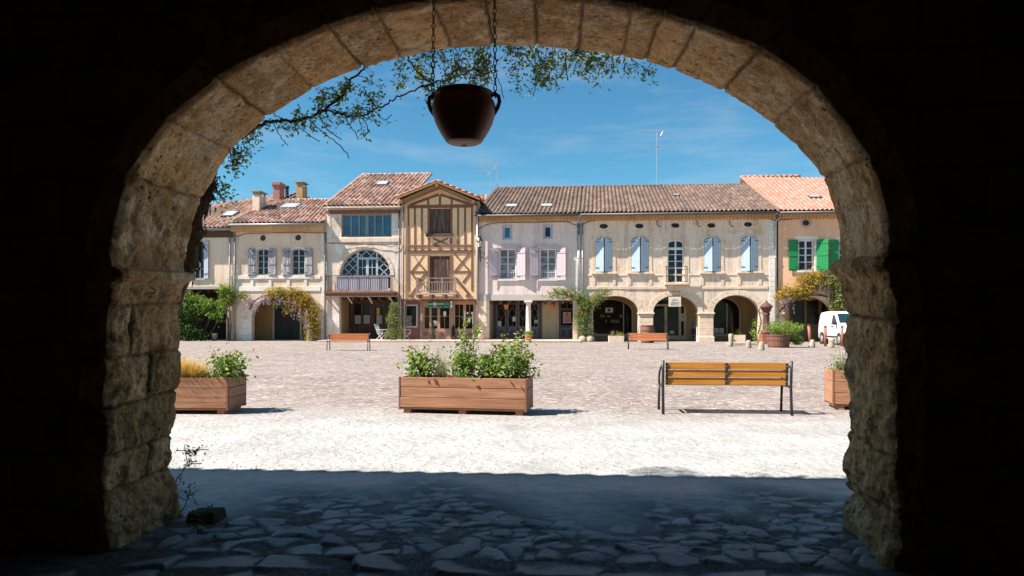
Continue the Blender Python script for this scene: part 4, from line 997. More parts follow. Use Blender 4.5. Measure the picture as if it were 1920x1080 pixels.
roof(hC, eC[0], eC[1], rC[0], rC[1], M['roof_red']); ridge(hC, rC[0], rC[1], M['roof_red']); ridge(hC, eC[0], rC[0], M['roof_red'], .09); ridge(hC, eC[1], rC[1], M['roof_red'], .09)
m = MB(); m.prism([(HY, zC - .3), (HY + 6.8, rC[0].z - .15), (HY + 10, zC), (HY + 10, 3), (HY, 3)], lambda a, c, t: (t, a, c), xC1 + .0, xC1 + .06); m.build('gable', M['lilac'], hC)
MB().box(xC0 - .08, xC1 + .05, HY - .5, HY - .38, P(683, 391.5, HY).z, P(683, 388, HY).z).build('eave_board', M['stonetrim'], hC)
MB().box(xC0 + .02, xC1 - .02, HY - .06, HY - .002, P(683, 401, HY).z, P(683, 394, HY).z).build('lintel_beam', M['timber'], hC)
skylight(hC, 717.5, 345.5, .85, 1.0, eC[1], rC[1])
downpipe(hC, P(749, 500, HY).x, HY - .1, .12, zC - .2, 'darkzinc', .045)
backing(hC, xC0, xC1, HY, -.1, zC, 9)
# ---- D: timber framed house
hD = town_house('timber_framed_house', 'narrow gabled timber framed house with dark red shutters over green shop sign', 752, 896)
YD = HY - .15
X = lambda px: P(px, 500, YD).x
Z = lambda py: P(824, py, YD).z
xD0, xD1 = X(753), X(896.5)
upz = Z(561)
front(hD, [(xD0, upz), (xD1, upz), (xD1, Z(383)), (X(824), Z(354)), (xD0, Z(383))], [[(X(806), Z(438)), (X(844), Z(438)), (X(844), Z(391)), (X(806), Z(391))], [(X(806), Z(550)), (X(844), Z(550)), (X(844), Z(480)), (X(806), Z(480))]], 'ochre', YD, .3)
m = MB()
def tb(a, c, d, e, w=6, t=.03):
    m.bar((X(a), YD - t/2 + .0, Z(c)), (X(d), YD - t/2, Z(e)), w * mpp(824, YD), t, (0, 1, 0)) if False else m.prism(tbp(a, c, d, e, w * mpp(824, YD)), lambda u, v, s: (u, s, v), YD - t - random.uniform(0, .005), YD - .001)
def tbp(a, c, d, e, w):
    p0 = Vector((X(a), Z(c))); p1 = Vector((X(d), Z(e))); dd = (p1 - p0).normalized(); nn = Vector((-dd.y, dd.x)) * w / 2
    return [tuple(p0 - nn), tuple(p1 - nn), tuple(p1 + nn), tuple(p0 + nn)]
for px in (766, 778, 791, 859, 872, 885): tb(px, 458, px, 390, 3.2)
for px in (766, 885): tb(px, 545, px, 476, 3.2)
for px in (804, 846): tb(px, 438, px, 390, 4.2); tb(px, 545, px, 479, 4.2); tb(px, 460, px, 446, 3.4)
tb(764, 387, 887, 387, 6); tb(764, 461, 887, 461, 3.5, .035); tb(764, 472, 887, 472, 6, .045)
for px in (766, 778, 791, 804, 825, 846, 859, 872, 885): tb(px, 469, px, 463, 3.2, .06)
tb(768, 384, 822, 365, 4.5); tb(826, 365, 882, 384, 4.5); tb(825, 384, 825, 366, 4)
for px in (803, 847): tb(px, 384, px, 374, 3.4)
tb(812, 459, 840, 447, 2.6, .033); tb(840, 459, 812, 447, 2.6, .036)
for sx in (1, -1):
    c0 = 785 if sx == 1 else 866
    f = lambda k: c0 + k
    if sx == -1:
        tb(852, 476, 882, 510, 3.4); tb(880, 476, 852, 510, 3.4, .034); tb(850, 510, 884, 510, 3.4, .027); tb(882, 512, 868, 530, 3.2, .033)
    else:
        tb(785, 493, 771, 510, 3.2); tb(785, 493, 800, 510, 3.2, .034); tb(769, 510, 804, 510, 3.4, .027); tb(771, 511, 785, 530, 3.2, .033); tb(799, 511, 785, 528, 3.2, .036); tb(776, 478, 785, 493, 1.2, .02); tb(795, 478, 785, 493, 1.2, .022)
        tb(790, 527, 770, 554, 3.8, .04)
m.build('timber_frame', M['timber'], hD)
for (a, c, d, e, nm) in ((806, 391, 844, 438, 'shutter'), (806, 480, 844, 550, 'door')):
    k = MB(); n = 5
    for i in range(n): k.box(X(a) + (X(d) - X(a)) * i / n + .004, X(a) + (X(d) - X(a)) * (i + 1) / n - .004, YD + .06, YD + .10, Z(e), Z(c))
    k.build(nm, M['door_dark'], hD)
MB().box(X(799), X(849), YD - .16, YD - .002, Z(443.5), Z(438)).build('sill', M['beam'], hD)
for px in (771, 877): MB().box(X(px) - .1, X(px) + .1, YD - .18, YD - .002, Z(558), Z(552)).build('bracket', M['timber'], hD)
# balcony
m = MB(); yb = YD - .8
m.box(X(785), X(859), yb, YD - .05, Z(553), Z(550)); m.build('balcony_floor', M['greybeam'], hD)
m = MB()
for px in (788, 812, 836, 857): m.box(X(px) - .09, X(px) + .09, yb - .08, YD - .002, Z(559.5), Z(553) - .004)
m.build('balcony_bracket', M['timber'], hD)
m = MB(); wz = mpp(824, YD)
for z in (523, 530, 547): m.box(X(785), X(858), yb + .01, yb + .07, Z(z) - .9*wz, Z(z) + .9*wz)
for px in (786, 809, 833, 857): m.box(X(px) - .05, X(px) + .05, yb, yb + .08, Z(550), Z(521))
for i in range(1, 15):
    x = X(786) + (X(857) - X(786)) * i / 15; m.box(x - .025, x + .025, yb + .02, yb + .06, Z(547), Z(530))
for px in (786, 857):
    for z in (523, 547): m.box(X(px) - .04, X(px) + .04, yb + .08, YD - .003, Z(z) - .04, Z(z) + .04)
m.bar((X(846), YD - .06, Z(516)), (X(880), YD - .06, Z(551)), .12, .06, (0, 1, 0))
m.build('balcony_railing', M['greyrail'] if 'greyrail' in M else M['timber'], hD)
# shop front under the overhang
YS = HY + .15; Xs = lambda px: P(px, 600, YS).x; Zs = lambda py: P(824, py, YS).z
m = MB(); m.box(xD0, xD1, YD + .02, YS + .35, upz - .12, upz - .003); m.build('lintel_beam', M['shopred'], hD)
zs1 = upz - .125
openings = [(759, 571, 783, 614), (796, 576, 805, 616), (809, 572, 820, 616), (825, 572, 842.5, 616), (853, 571, 868.5, 616), (873.5, 571, 887.5, 616), (892, 571, 895, 616)]
holes = [[(Xs(a), Zs(e)), (Xs(d), Zs(e)), (Xs(d), Zs(c)), (Xs(a), Zs(c))] for a, c, d, e in openings]
m = MB(); m.slab([(Xs(788), .13), (Xs(896), .13), (Xs(896), zs1), (Xs(788), zs1)], holes[1:], YS, YS + .1)
for a, c, d, e in openings[1:]:
    w = .028; m.box(Xs(a), Xs(d), YS + .03, YS + .07, Zs(593) - w/2, Zs(593) + w/2)
for px, c, e in ((833.5, 593, 616), (861, 571, 616), (880.5, 571, 592)): m.box(Xs(px) - .014, Xs(px) + .014, YS + .028, YS + .068, Zs(e), Zs(c))
sf = m.build('shop_front', M['shopwood'], hD)
MB().box(Xs(788), Xs(896), YS + .102, YS + .11, .13, zs1).build('pane', M['glassshop'], sf)
m = MB(); m.box(Xs(789.5), Xs(896), YS - .03, YS - .002, .13, Zs(617.5))
m.box(Xs(788), Xs(792.5), YS - .06, YS - .003, .13, zs1); m.box(Xs(845), Xs(850), YS - .06, YS - .003, .13, zs1)
pn_ = m.build('panelling', M['mauvewood'] if 'mauvewood' in M else M['shopred'], sf)
for px, w in ((798, 5), (833, 7), (862, 6), (881, 6)):
    MB().slab(ell(px, 626, w, 4.4, YS), [], YS - .045, YS - .031).build('oval_panel', M['shopred'], pn_)
m = MB(); m.slab([(xD0 + .02, .13), (Xs(788) - .01, .13), (Xs(788) - .01, zs1), (xD0 + .02, zs1)], [holes[0]], YS + .02, YS + .1); 
m.build('window_wall', M['shopred'], hD)
rw = R_(759, 571, 783, 614, YS); window(hD, rw, YS - .1, 1, 1, 'mauve', 'glassshop', .09, .03, .1)
k = R_(762, 592, 772, 611, YS); MB().box(k.x0, k.x1, YS + .045, YS + .06, k.z0, k.z1).build('lace_curtain', M['glasscurtain'], hD)
for (a, c, d, e, mt) in ((831, 584, 836, 593, 'paper'), (812, 601, 818, 611, 'paper'), (877, 596, 882, 603, 'paper'), (874.5, 585, 878, 589, 'paper'), (883, 585, 887, 589, 'paper'), (794, 577, 799, 591, 'rust')):
    q = R_(a, c, d, e, YS); MB().box(q.x0, q.x1, YS + .08, YS + .09, q.z0, q.z1).build('notice', M[mt], sf)
dark_room(hD, xD0 + .05, xD1 - .05, .12, zs1, YS + .4, YS + 3, 'brownwall', side=False)
# roof of D: ridge running back
zr = Z(343.5); ap = X(823)
for sx, ex, ez in ((-1, X(749.5), Z(372)), (1, X(902), Z(376))):
    roof(hD, (ex, YD - .75, ez) if sx < 0 else (ex, YD + 7, ez), (ex, YD + 7, ez) if sx < 0 else (ex, YD - .75, ez), (ap, YD - .75, zr) if sx < 0 else (ap, YD + 7, zr), (ap, YD + 7, zr) if sx < 0 else (ap, YD - .75, zr), M['roof_red'])
    m = MB(); dv = Vector((ap - ex, 0, zr - ez)); 
    m.bar((ex, YD - .72, ez - .09), (ap, YD - .72, zr - .09), .09, .16, (0, 1, 0)); m.bar((ex - sx*.25, YD - .35, ez - .26), (ap, YD - .35, zr - .26), .16, .6, (0, 1, 0))
    m.build('bargeboard', M['bargewood'] if 'bargewood' in M else M['timber'], hD)
    ridge(hD, (ex, YD - .72, ez + .04), (ap, YD - .72, zr + .04), M['roof_new'], .075)
m = MB()
for px, py in ((757, 381), (890, 383), (823, 352)): m.box(X(px) - .1, X(px) + .1, YD - .8, YD - .002, Z(py) - .1, Z(py) + .1)
m.build('purlin_end', M['timber'], hD)
downpipe(hD, X(757), YD - .08, .12, Z(386), 'darkzinc', .04); downpipe(hD, X(895.5), YD - .12, .12, Z(384), 'zinc', .055)
m = MB(); m.box(xD0, xD0 + .2, YD + .3, YD + 7, .1, Z(376)); m.box(xD1 - .2, xD1, YD + .3, YD + 7, .1, Z(376)); m.box(xD0, xD1, YD + 7, YD + 7.2, -.1, Z(376)); m.build('rear_walls', M['ochre'], hD)
# ---- E: pale pink house with mauve shutters
hE = town_house('plaster_house', 'pale pink house with mauve shutters and one white column in its open ground floor', 898, 1087)
xE0, xE1 = P(897.5, 500, HY).x, P(1087, 500, HY).x; zE = P(990, 406, HY).z; Ze = lambda py: P(990, py, HY).z; Xe = lambda px: P(px, 500, HY).x
small = [R_(943.5, 424, 958.5, 448), R_(1019.5, 423, 1034.5, 446.5)]; big = [R_(936, 466, 968, 523), R_(1012, 466, 1043, 523)]
gE = R_(916, 563, 1076, 640); gE.z0 = 0
front(hE, [(xE0, 0), (gE.x0, 0), (gE.x0, gE.z1), (gE.x1, gE.z1), (gE.x1, 0), (xE1, 0), (xE1, zE), (xE0, zE)], [r.poly() for r in small + big], 'pinkwhite')
for r in small:
    window(hE, r, HY, 1, 1, 'winblue', 'glassblue' if r is small[0] else 'glass', .10, .03, .1)
    MB().slab(grow(r.poly(), .06), [r.poly()], HY - .03, HY - .001).build('window_surround', M['bluegrey_shutter'], hE)
for i, r in enumerate(big):
    window(hE, r, HY, 2, 4, 'winwhite', 'glasscurtain', .08, .034, .2, sill='whitetrim')
    MB().slab(grow(r.poly(), .12), [r.poly()], HY - .02, HY - .001).build('window_surround', M['mauve'], hE)
    MB().box(r.x0 - .16, r.x1 + .16, HY - .10, HY - .001, r.z1 + .02, r.z1 + .20).build('lintel_board', M['mauve'], hE)
    wl = Xe(936) - Xe(920.5)
    leaf_shutter(hE, r.x0 - .1, r.x0 - .1 - wl, r.z0 - .08, r.z1 + .03, HY - .02, 'mauve', .22, 3, (.16, .86)); leaf_shutter(hE, r.x1 + .06, r.x1 + .06 + wl, r.z0 - .08, r.z1 + .03, HY - .02, 'mauve', .30, 3, (.16, .86))
    m = MB(); zz = r.z0 + .42
    m.tube([(r.x0, HY + .1, zz), (r.x1, HY + .1, zz)], .015, 5); m.tube([(r.x0, HY + .1, r.z0 + .08), (r.x1, HY + .1, r.z0 + .08)], .012, 5)
    for k in range(9): x = r.x0 + (r.x1 - r.x0) * (k + .5) / 9; m.tube([(x, HY + .1, r.z0 + .08), (x, HY + .1, zz)], .008, 4)
    m.build('window_rail', M['winblue'], hE)
genoise(hE, xE0 + .05, xE1 - .15, HY, Ze(405.5), Ze(405.5) - Ze(413.5))
eE = [(xE0 - .15, HY - .6, Ze(404.5)), (xE1 + .05, HY - .6, Ze(404.5))]; rE = [P(931, 353, HY + 6.6), P(1093, 350.5, HY + 6.6)]
rE[0].z = rE[1].z = P(1010, 352, HY + 6.6).z
roof(hE, eE[0], eE[1], rE[0], (rE[1].x, rE[1].y, rE[1].z), M['roof_brown'], .28, .40, .11); ridge(hE, rE[0], rE[1], M['roof_brown']); ridge(hE, eE[0], rE[0], M['roof_brown'], .1)
gutter(hE, xE0, xE1, HY - .66, Ze(406.5), 'darkzinc'); skylight(hE, 959, 388, .85, .75, eE[1], rE[1]); skylight(hE, 1025, 387.5, .85, .75, eE[1], rE[1])
MB().box(P(897, 400, HY+7).x, P(940, 400, HY+7).x, HY + 7, HY + 9, 3, P(900, 368, HY + 7).z).build('rear_gable', M['brownwall'], hE)
roof(hE, P(893, 377, HY + 5), P(932, 377, HY + 5), P(890, 366, HY + 8), P(935, 367, HY + 8), M['roof_red'], name='rear_roof')
MB().box(xE0 + .02, xE1 - .02, HY - .03, HY - .001, Ze(563), Ze(552)).build('lintel_beam', M['greybeam2'] if 'greybeam2' in M else M['whitetrim'], hE)
quoin(hE, Xe(1077), xE1 - .03, gE.z1 + .5, Ze(416), HY, 'whitetrim')
for a, c in ((899, 917), (1074.5, 1090)): q = R_(a, 564, c, 638); pier_block(hE, q, HY - .02, HY + .45, 'stonetrim')
cl = P(990.5, 640, HY - .1); ht = gE.z1 - .12
MB().lathe([(.0, .12), (.21, .12), (.21, .2), (.165, .25), (.17, 1.2), (.15, ht - .14), (.16, ht - .12), (.19, ht - .08), (.20, ht - .02), (0, ht - .02)], 24, (cl.x, HY + .15, 0)).build('column', M['whitetrim'], hE, True)
MB().box(cl.x - .27, cl.x + .27, HY - .1, HY + .4, ht - .018, ht + .10).build('column_capital', M['whitetrim'], hE, bevel=.02)
YB = HY + 2.7; dark_room(hE, gE.x0 - .1, gE.x1 + .1, .12, gE.z1 + .0, HY + .43, YB, 'cream_low')
sh = R_(925, 566, 1016, 636, YB); sh.z0 = .13
ops = [R_(933, 571, 947, 612, YB), R_(954, 571, 967, 612, YB), R_(974, 571, 987, 612, YB), R_(996, 571, 1008, 612, YB)]
m = MB(); m.slab(sh.poly(), [o.poly() for o in ops], YB - .1, YB - .01); s1 = m.build('shop_front', M['shopblue'], hE)
m = MB()
for o in ops:
    m.slab(grow(o.poly(), .09), [o.poly()], YB - .13, YB - .102)
    cx_ = (o.x0 + o.x1) / 2; cz_ = (o.z0 + o.z1) / 2 + .15; hw_, hh_ = (o.x1 - o.x0) / 2, .45
    for (a, c) in (((o.x0, cz_), (cx_, cz_ + hh_)), ((cx_, cz_ + hh_), (o.x1, cz_)), ((o.x1, cz_), (cx_, cz_ - hh_)), ((cx_, cz_ - hh_), (o.x0, cz_))): m.bar((a[0], YB - .06, a[1]), (c[0], YB - .06, c[1]), .03, .03, (0, 1, 0))
    m.bar((cx_, YB - .06, cz_ + hh_), (cx_, YB - .06, o.z1), .025, .025, (0, 1, 0)); m.bar((cx_, YB - .06, cz_ - hh_), (cx_, YB - .06, o.z0), .025, .025, (0, 1, 0))
    pz = [(cx_ + .2 * math.cos(a), .55 + .2 * math.sin(a)) for a in (0, math.pi/2, math.pi, 1.5*math.pi)]
    m.slab([(o.x0 - .05, .2), (o.x1 + .05, .2), (o.x1 + .05, .95), (o.x0 - .05, .95)], [pz], YB - .125, YB - .102)
m.build('door_leaf', M['shopgrey'], s1)
MB().box(sh.x0, sh.x1, YB - .03, YB - .02, .95, sh.z1 - .05).build('pane', M['glassshop'], s1)
for a, c, d, e in ((933.5, 602, 940, 613), (961, 594, 967, 602.5)):
    q = R_(a, c, d, e, YB); MB().box(q.x0, q.x1, YB - .09, YB - .08, q.z0, q.z1).build('notice', M['paper'], s1)
q = R_(1002, 600, 1008, 606, YB); o_ = MB().box(q.x0, q.x1, YB - .09, YB - .08, q.z0, q.z1).build('notice', M['paper'], s1)
cxn, czn = (q.x0 + q.x1) / 2, (q.z0 + q.z1) / 2
MB().slab([(cxn + .08*math.cos(a), czn + .08*math.sin(a)) for a in np.linspace(0, 6.28, 16, endpoint=False)], [[(cxn + .04*math.cos(a), czn + .04*math.sin(a)) for a in np.linspace(0, 6.28, 12, endpoint=False)]], YB - .096, YB - .0905).build('ring_mark', M['signgrey'], o_)
dr_ = R_(1048, 565, 1076, 637, YB); dr_.z0 = .13
m = MB(); h1 = R_(1052, 568, 1062, 578, YB).poly(); h2 = R_(1064, 568, 1075, 578, YB).poly(); h3 = R_(1052, 582, 1075, 610, YB).poly()
m.slab(dr_.poly(), [h1, h2, h3], YB - .1, YB - .01); d1 = m.build('door', M['shopblue'], hE)
MB().box(dr_.x0 + .05, dr_.x1 - .05, YB - .03, YB - .02, .9, dr_.z1 - .05).build('pane', M['glassshop'], d1)
for a, c in ((1051, 1061), (1064, 1074)): q = R_(a, 616, c, 633, YB); MB().slab(grow(q.poly(), .03), [q.shrink(.05).poly()], YB - .12, YB - .102).build('door_panel', M['shopgrey'], d1)
q = R_(1055.5, 585, 1070.5, 606, YB); po = MB().box(q.x0, q.x1, YB - .14, YB - .125, q.z0, q.z1).build('poster', M['posterpink'] if 'posterpink' in M else M['paper'], d1)
k = MB(); 
for i in range(9): 
    x = q.x0 + .08 + (q.x1 - q.x0 - .16) * i / 8; k.box(x - .008, x + .008, YB - .146, YB - .1405, q.z0 + .08, q.z1 - random.uniform(.15, .35))
k.slab(ell(1063, 588.5, 2.6, 2.8, YB), [], YB - .15, YB - .1406)
k.build('poster_print', M['rustred'], po)
downpipe(hE, Xe(1086), HY - .1, .12, Ze(420), 'zinc', .05); downpipe(hE, Xe(1083.5), HY - .1, .12, Ze(420), 'zinc', .04)
backing(hE, xE0, xE1, HY, -.1, zE, 8)
# ---- F: arcaded stone house
hF = town_house('arcaded_house', 'long limestone house with three ground floor arches and pale blue shutters', 1088, 1455)
xF0, xF1 = P(1088, 500, HY).x, P(1455, 500, HY).x
ZF = lambda px, py: P(px, py, HY).z
zF = ZF(1270, 403); AR = [(1112, 1197, 586, 555), (1225, 1309, 586, 554), (1338, 1424, 586, 553.5)]
pts = [(xF0, 0)]
for a in AR:
    q = arch(*a); pts += [(q[0][0], 0)] + q[:1:-1] + [(q[1][0], 0)]
pts += [(xF1, 0), (xF1, zF), (xF0, zF)]
shw = [R_(1117, 446, 1148, 510.5), R_(1184, 445, 1216, 510.5), R_(1320, 445.5, 1351, 510), R_(1389.5, 444, 1421, 509)]; fwin = R_(1251.5, 449, 1283, 530)
ocu = [(1132, 424), (1199, 423.5), (1266.5, 422.5), (1334, 422.5), (1403, 420.5)]
front(hF, pts, [r.seg(.16) for r in shw + [fwin]] + [ell(a, c, 8, 4.8) for a, c in ocu], 'arcade', th=.55)
for a, c in ocu:
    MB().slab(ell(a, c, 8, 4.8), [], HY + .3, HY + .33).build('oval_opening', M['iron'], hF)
    MB().slab(ell(a, c, 11.5, 8), [ell(a, c, 8, 4.8)], HY - .018, HY - .001).build('oval_surround', M['stonetrim'], hF)
def surround(r, parent, w=.22, rise=.16, key=True, mat='stonetrim'):
    o = grow(r.seg(rise), w); o = [(a, max(c, r.z0)) for a, c in o]; m = MB(); m.slab(o, [r.seg(rise)], HY - .025, HY - .001)
    if key: cx = (r.x0 + r.x1) / 2; m.prism([(cx - .17, r.z1 - .0), (cx + .17, r.z1 - .0), (cx + .21, r.z1 + .42), (cx - .21, r.z1 + .42)], lambda a, c, t: (a, t, c), HY - .045, HY - .026)
    return m.build('window_surround', M[mat], parent)
for r in shw:
    surround(r, hF); MB().slab(r.seg(.16), [], HY + .3, HY + .33).build('black_recess_sheet', M['iron'], hF)  # black sheet stands in for the shade behind the shutters
    cx = (r.x0 + r.x1) / 2
    leaf_shutter(hF, r.x0 + .01, cx - .03, r.z0 + .03, r.z1, HY + .03, 'blue', .34, 4, (), .14, 0); leaf_shutter(hF, r.x1 - .01, cx + .03, r.z0 + .03, r.z1, HY + .03, 'blue', .34, 4, (), .14, 0)
    m = MB(); m.box(r.x0 - .28, r.x1 + .28, HY - .14, HY + .1, r.z0 - .13, r.z0 - .003)
    m.build('sill', M['stonetrim'], hF, bevel=.015)
    for x in (r.x0 - .12, r.x1 + .12): MB().box(x - .1, x + .1, HY - .035, HY - .001, r.z0 - .85, r.z0 - .14).build('apron_pilaster', M['stonetrim'], hF)
surround(fwin, hF, .3); window(hF, fwin, HY, 2, 6, 'winwhite', 'glass', .09, .045, .15, rise=.16)
q = R_(1251, 445, 1283, 466); MB().box(q.x0 + .05, q.x1 - .05, HY + .13, HY + .15, q.z0 - .08, q.z0 + .08).build('window_transom', M['winwhite'], hF)
m = MB(); m.box(P(1245, 532, HY).x, P(1290, 532, HY).x, HY - .42, HY - .002, ZF(1267, 534.5), ZF(1267, 530.5)); m.build('balcony_slab', M['stonetrim'], hF, bevel=.02)
m = MB(); x0, x1 = P(1248, 520, HY).x, P(1286.5, 520, HY).x; z0, z1 = ZF(1267, 530), ZF(1267, 500); yy = HY - .36
for z in (z0 + .04, z1 - .22, z1): m.tube([(x0, yy, z), (x1, yy, z)], .016, 6)
for x in (x0, x1): 
    m.tube([(x, yy, z0), (x, yy, z1)], .02, 6)
    for z in (z0 + .04, z1): m.tube([(x, yy, z), (x, HY, z)], .014, 5)
for i in range(1, 12): x = x0 + (x1 - x0) * i / 12; m.tube([(x, yy, z0), (x, yy, z1 - .22)], .009, 4)
for i in range(8):
    cx = x0 + (x1 - x0) * (i + .5) / 8; m.tube([(cx + .06*math.cos(a), yy, z1 - .11 + .09*math.sin(a)) for a in np.linspace(0, 6.28, 9)], .007, 4, False)
    m.tube([(cx + .05*math.cos(a), yy, (z0 + z1)/2 - .1 + .13*math.sin(a)) for a in np.linspace(0, 6.28, 9)], .007, 4, False)
m.build('balcony_railing', M['iron'], hF)
m = MB()
for (a, c) in ((1112, 1251), (1285, 1424)):
    x0, x1 = P(a - 22, 540, HY).x, P(c, 540, HY).x; m.box(x0 if a > 1200 else xF0 + .3, x1 if a < 1200 else xF1 - .5, HY - .05, HY - .001, ZF(1270, 542), ZF(1270, 536.5))
    m.box(x0 if a > 1200 else xF0 + .3, x1 if a < 1200 else xF1 - .5, HY - .03, HY - .001, ZF(1270, 517), ZF(1270, 514))
m.build('string_course', M['stonetrim'], hF, bevel=.012)
for a in AR: voussoirs(hF, a[0], a[1], a[2], a[3], .34, n=13, mat='stonetrim')
for a, c in ((1198.5, 1224), (1310.5, 1337)):
    pier_block(hF, R_(a, 590, c, 641), HY - .06, HY + .6, 'stonetrim'); x0, x1 = P(a - 3, 590, HY).x, P(c + 3, 590, HY).x
    MB().box(x0, x1, HY - .14, HY + .62, ZF(a, 589.5), ZF(a, 586)).build('impost_stone', M['stonetrim'], hF, bevel=.03)
    MB().box(x0 + .03, x1 - .03, HY - .13, HY + .55, -.05, .33).build('pier_base', M['stonetrim'], hF, bevel=.03)
quoin(hF, P(1442, 500, HY).x, xF1 - .02, 0, zF - .2, HY, 'whitetrim')
YG = HY + 3.4; x0, x1 = P(1095, 600, HY).x, P(1436, 600, HY).x; zc = ZF(1270, 551)
bh = [arch(1099, 1187, 586, 561, YG), arch(1215, 1288, 586, 561, YG), arch(1322, 1389, 586, 559, YG)]
bh = [[(q[0][0], .30 if i != 1 else .05), (q[1][0], .30 if i != 1 else .05)] + q[2:] for i, q in enumerate(bh)]
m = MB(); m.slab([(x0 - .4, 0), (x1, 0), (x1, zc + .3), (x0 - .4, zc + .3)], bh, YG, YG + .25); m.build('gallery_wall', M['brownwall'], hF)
MB().box(x0 - .2, x0 - .05, HY + .55, YG, 0, zc + .3).build('gallery_side', M['brownwall'], hF); MB().box(x1, x1 + .15, HY + .55, YG, 0, zc + .3).build('gallery_side', M['brownwall'], hF)
m = MB(); m.box(x0 - .2, x1 + .15, HY + .55, YG + .3, zc + .302, zc + .4)
for i in range(18): x = x0 + (x1 - x0) * (i + .5) / 18; m.box(x - .08, x + .08, HY + .56, YG - .002, zc + .1, zc + .30)
m.build('gallery_beams', M['beam'], hF)
for i, q in enumerate(bh):
    m = MB(); inn = grow(q, -.08); m.slab(q, [inn], YG + .05, YG + .12)
    if i == 1:
        zt = P(1260, 574, YG).z; xa, xb = q[0][0], q[1][0]
        m.box(xa + .05, xb - .05, YG + .045, YG + .125, zt, zt + .14)
        for f in (.0, .42, .78): x = xa + (xb - xa) * f; m.box(x + .02, x + .2, YG + .04, YG + .12, .06, zt)
        m.box(xb - .2, xb - .04, YG + .04, YG + .12, .06, zt); m.box(xa, xb, YG + .042, YG + .118, .06, .32)
    else:
        x = q[0][0] + (q[1][0] - q[0][0]) * (.8 if i == 0 else .62); m.box(x - .03, x + .03, YG + .052, YG + .11, .3, zc - .5 if i == 0 else zc - .55)
        m.box(q[0][0], q[1][0], YG - .05, YG + .118, .30, .38)
    f = m.build('glazed_door' if i == 1 else 'shop_window', M['shopframe'] if 'shopframe' in M else M['stonetrim'], hF)
    MB().slab(q, [], YG + .13, YG + .14).build('pane', M['glassshop'], f)
    if i == 0:
        a = P(1146, 600, YG).x
        for j in range(14): 
            k = MB(); xx = a - .7 + .12 * j; zz = random.choice((1.2, 1.55, 1.56)); k.lathe([(0, 0), (.035, 0), (.04, .12), (.015, .17), (.015, .24), (0, .24)], 8, (xx, YG + .08, zz))
            k.build('bottle', M['bottle'], f)
        k = R_(1135, 577, 1149.5, 586, YG); MB().slab(k.poly(), [R_(1140, 579, 1144, 584, YG).poly()], YG + .1, YG + .115).build('notice', M['paper'], f)
    if i == 1:
        for a, c, d, e in ((1276, 588, 1282.5, 593), (1276, 594, 1282.5, 602), (1256.5, 620, 1264, 626)):
            k = R_(a, c, d, e, YG); MB().box(k.x0, k.x1, YG + .1, YG + .115, k.z0, k.z1).build('notice', M['paper'], f)
        m2 = MB(); hx = q[0][0] + (q[1][0] - q[0][0]) * .42 + .1; m2.tube([(hx, YG - .02, 1.0), (hx, YG - .02, 1.45)], .02, 6); m2.build('door_handle', M['iron'], f)
    if i == 2:
        for a, c in ((1340, 1348), (1349.5, 1358)):
            k = R_(a, 615, c, 625, YG); MB().box(k.x0, k.x1, YG + .08, YG + .115, k.z0, k.z1).build('white_box', M['paper'], f)
genoise(hF, xF0 + .02, xF1 - .1, HY, ZF(1270, 402.5), ZF(1270, 402.5) - ZF(1270, 410.5))
eF = [(xF0 - .0, HY - .6, ZF(1270, 400.5)), (xF1 + .15, HY - .6, ZF(1270, 400.5))]; zrF = P(1240, 348.5, HY + 6.6).z; rF = [(P(1094, 350, HY + 6.6).x, HY + 6.6, zrF), (P(1403, 347, HY + 6.6).x, HY + 6.6, zrF)]
roof(hF, eF[0], eF[1], rF[0], rF[1], M['roof_brown'], .27, .40, .10); ridge(hF, rF[0], rF[1], M['roof_brown'])
gutter(hF, xF0, xF1, HY - .66, eF[0][2] - .1, 'darkzinc'); skylight(hF, 1268, 368, .5, .4, eF[1], rF[1])
for px in (1235, 1371, 1310):
    c = P(px, 424, HY); m = MB(); m.tube([(c.x - .12, HY - .03, c.z + .35), (c.x - .08, HY - .12, c.z + .05), (c.x, HY - .16, c.z - .06), (c.x + .12, HY - .16, c.z)], .025, 6); m.build('iron_hook', M['iron'], hF, True)
downpipe(hF, P(1092, 500, HY).x, HY - .1, 0, ZF(1092, 418), 'zinc', .045)
backing(hF, xF0, xF1, HY, -.1, zF, 8)
# ---- H: orange house at the right
hH = town_house('plaster_house', 'orange plaster house with bright green shutters beside the white van', 1457, 1700)
xH0, xH1 = P(1456, 500, HY).x, P(1720, 500, HY).x; ZH = lambda py: P(1520, py, HY).z; XH = lambda px: P(px, 500, HY).x; zH = ZH(401)
wh = [R_(1497, 449, 1527, 507), R_(1573, 449, 1603, 507), R_(1640, 449, 1670, 507)]; aH = arch(1467, 1561, 592, 556); aH2 = arch(1588, 1682, 592, 556)
pts = [(xH0, 0)]
for q in (aH, aH2): pts += [(q[0][0], 0)] + q[:1:-1] + [(q[1][0], 0)]
front(hH, pts + [(xH1, 0), (xH1, zH), (xH0, zH)], [r.poly() for r in wh] + [ell(1511.5, 417.5, 7, 5.6)], 'orange')
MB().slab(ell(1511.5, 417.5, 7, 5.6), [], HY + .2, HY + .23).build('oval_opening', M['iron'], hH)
MB().slab(ell(1511.5, 417.5, 11.5, 9.5), [ell(1511.5, 417.5, 7, 5.6)], HY - .02, HY - .001).build('oval_surround', M['brickring'] if 'brickring' in M else M['stonetrim'], hH)
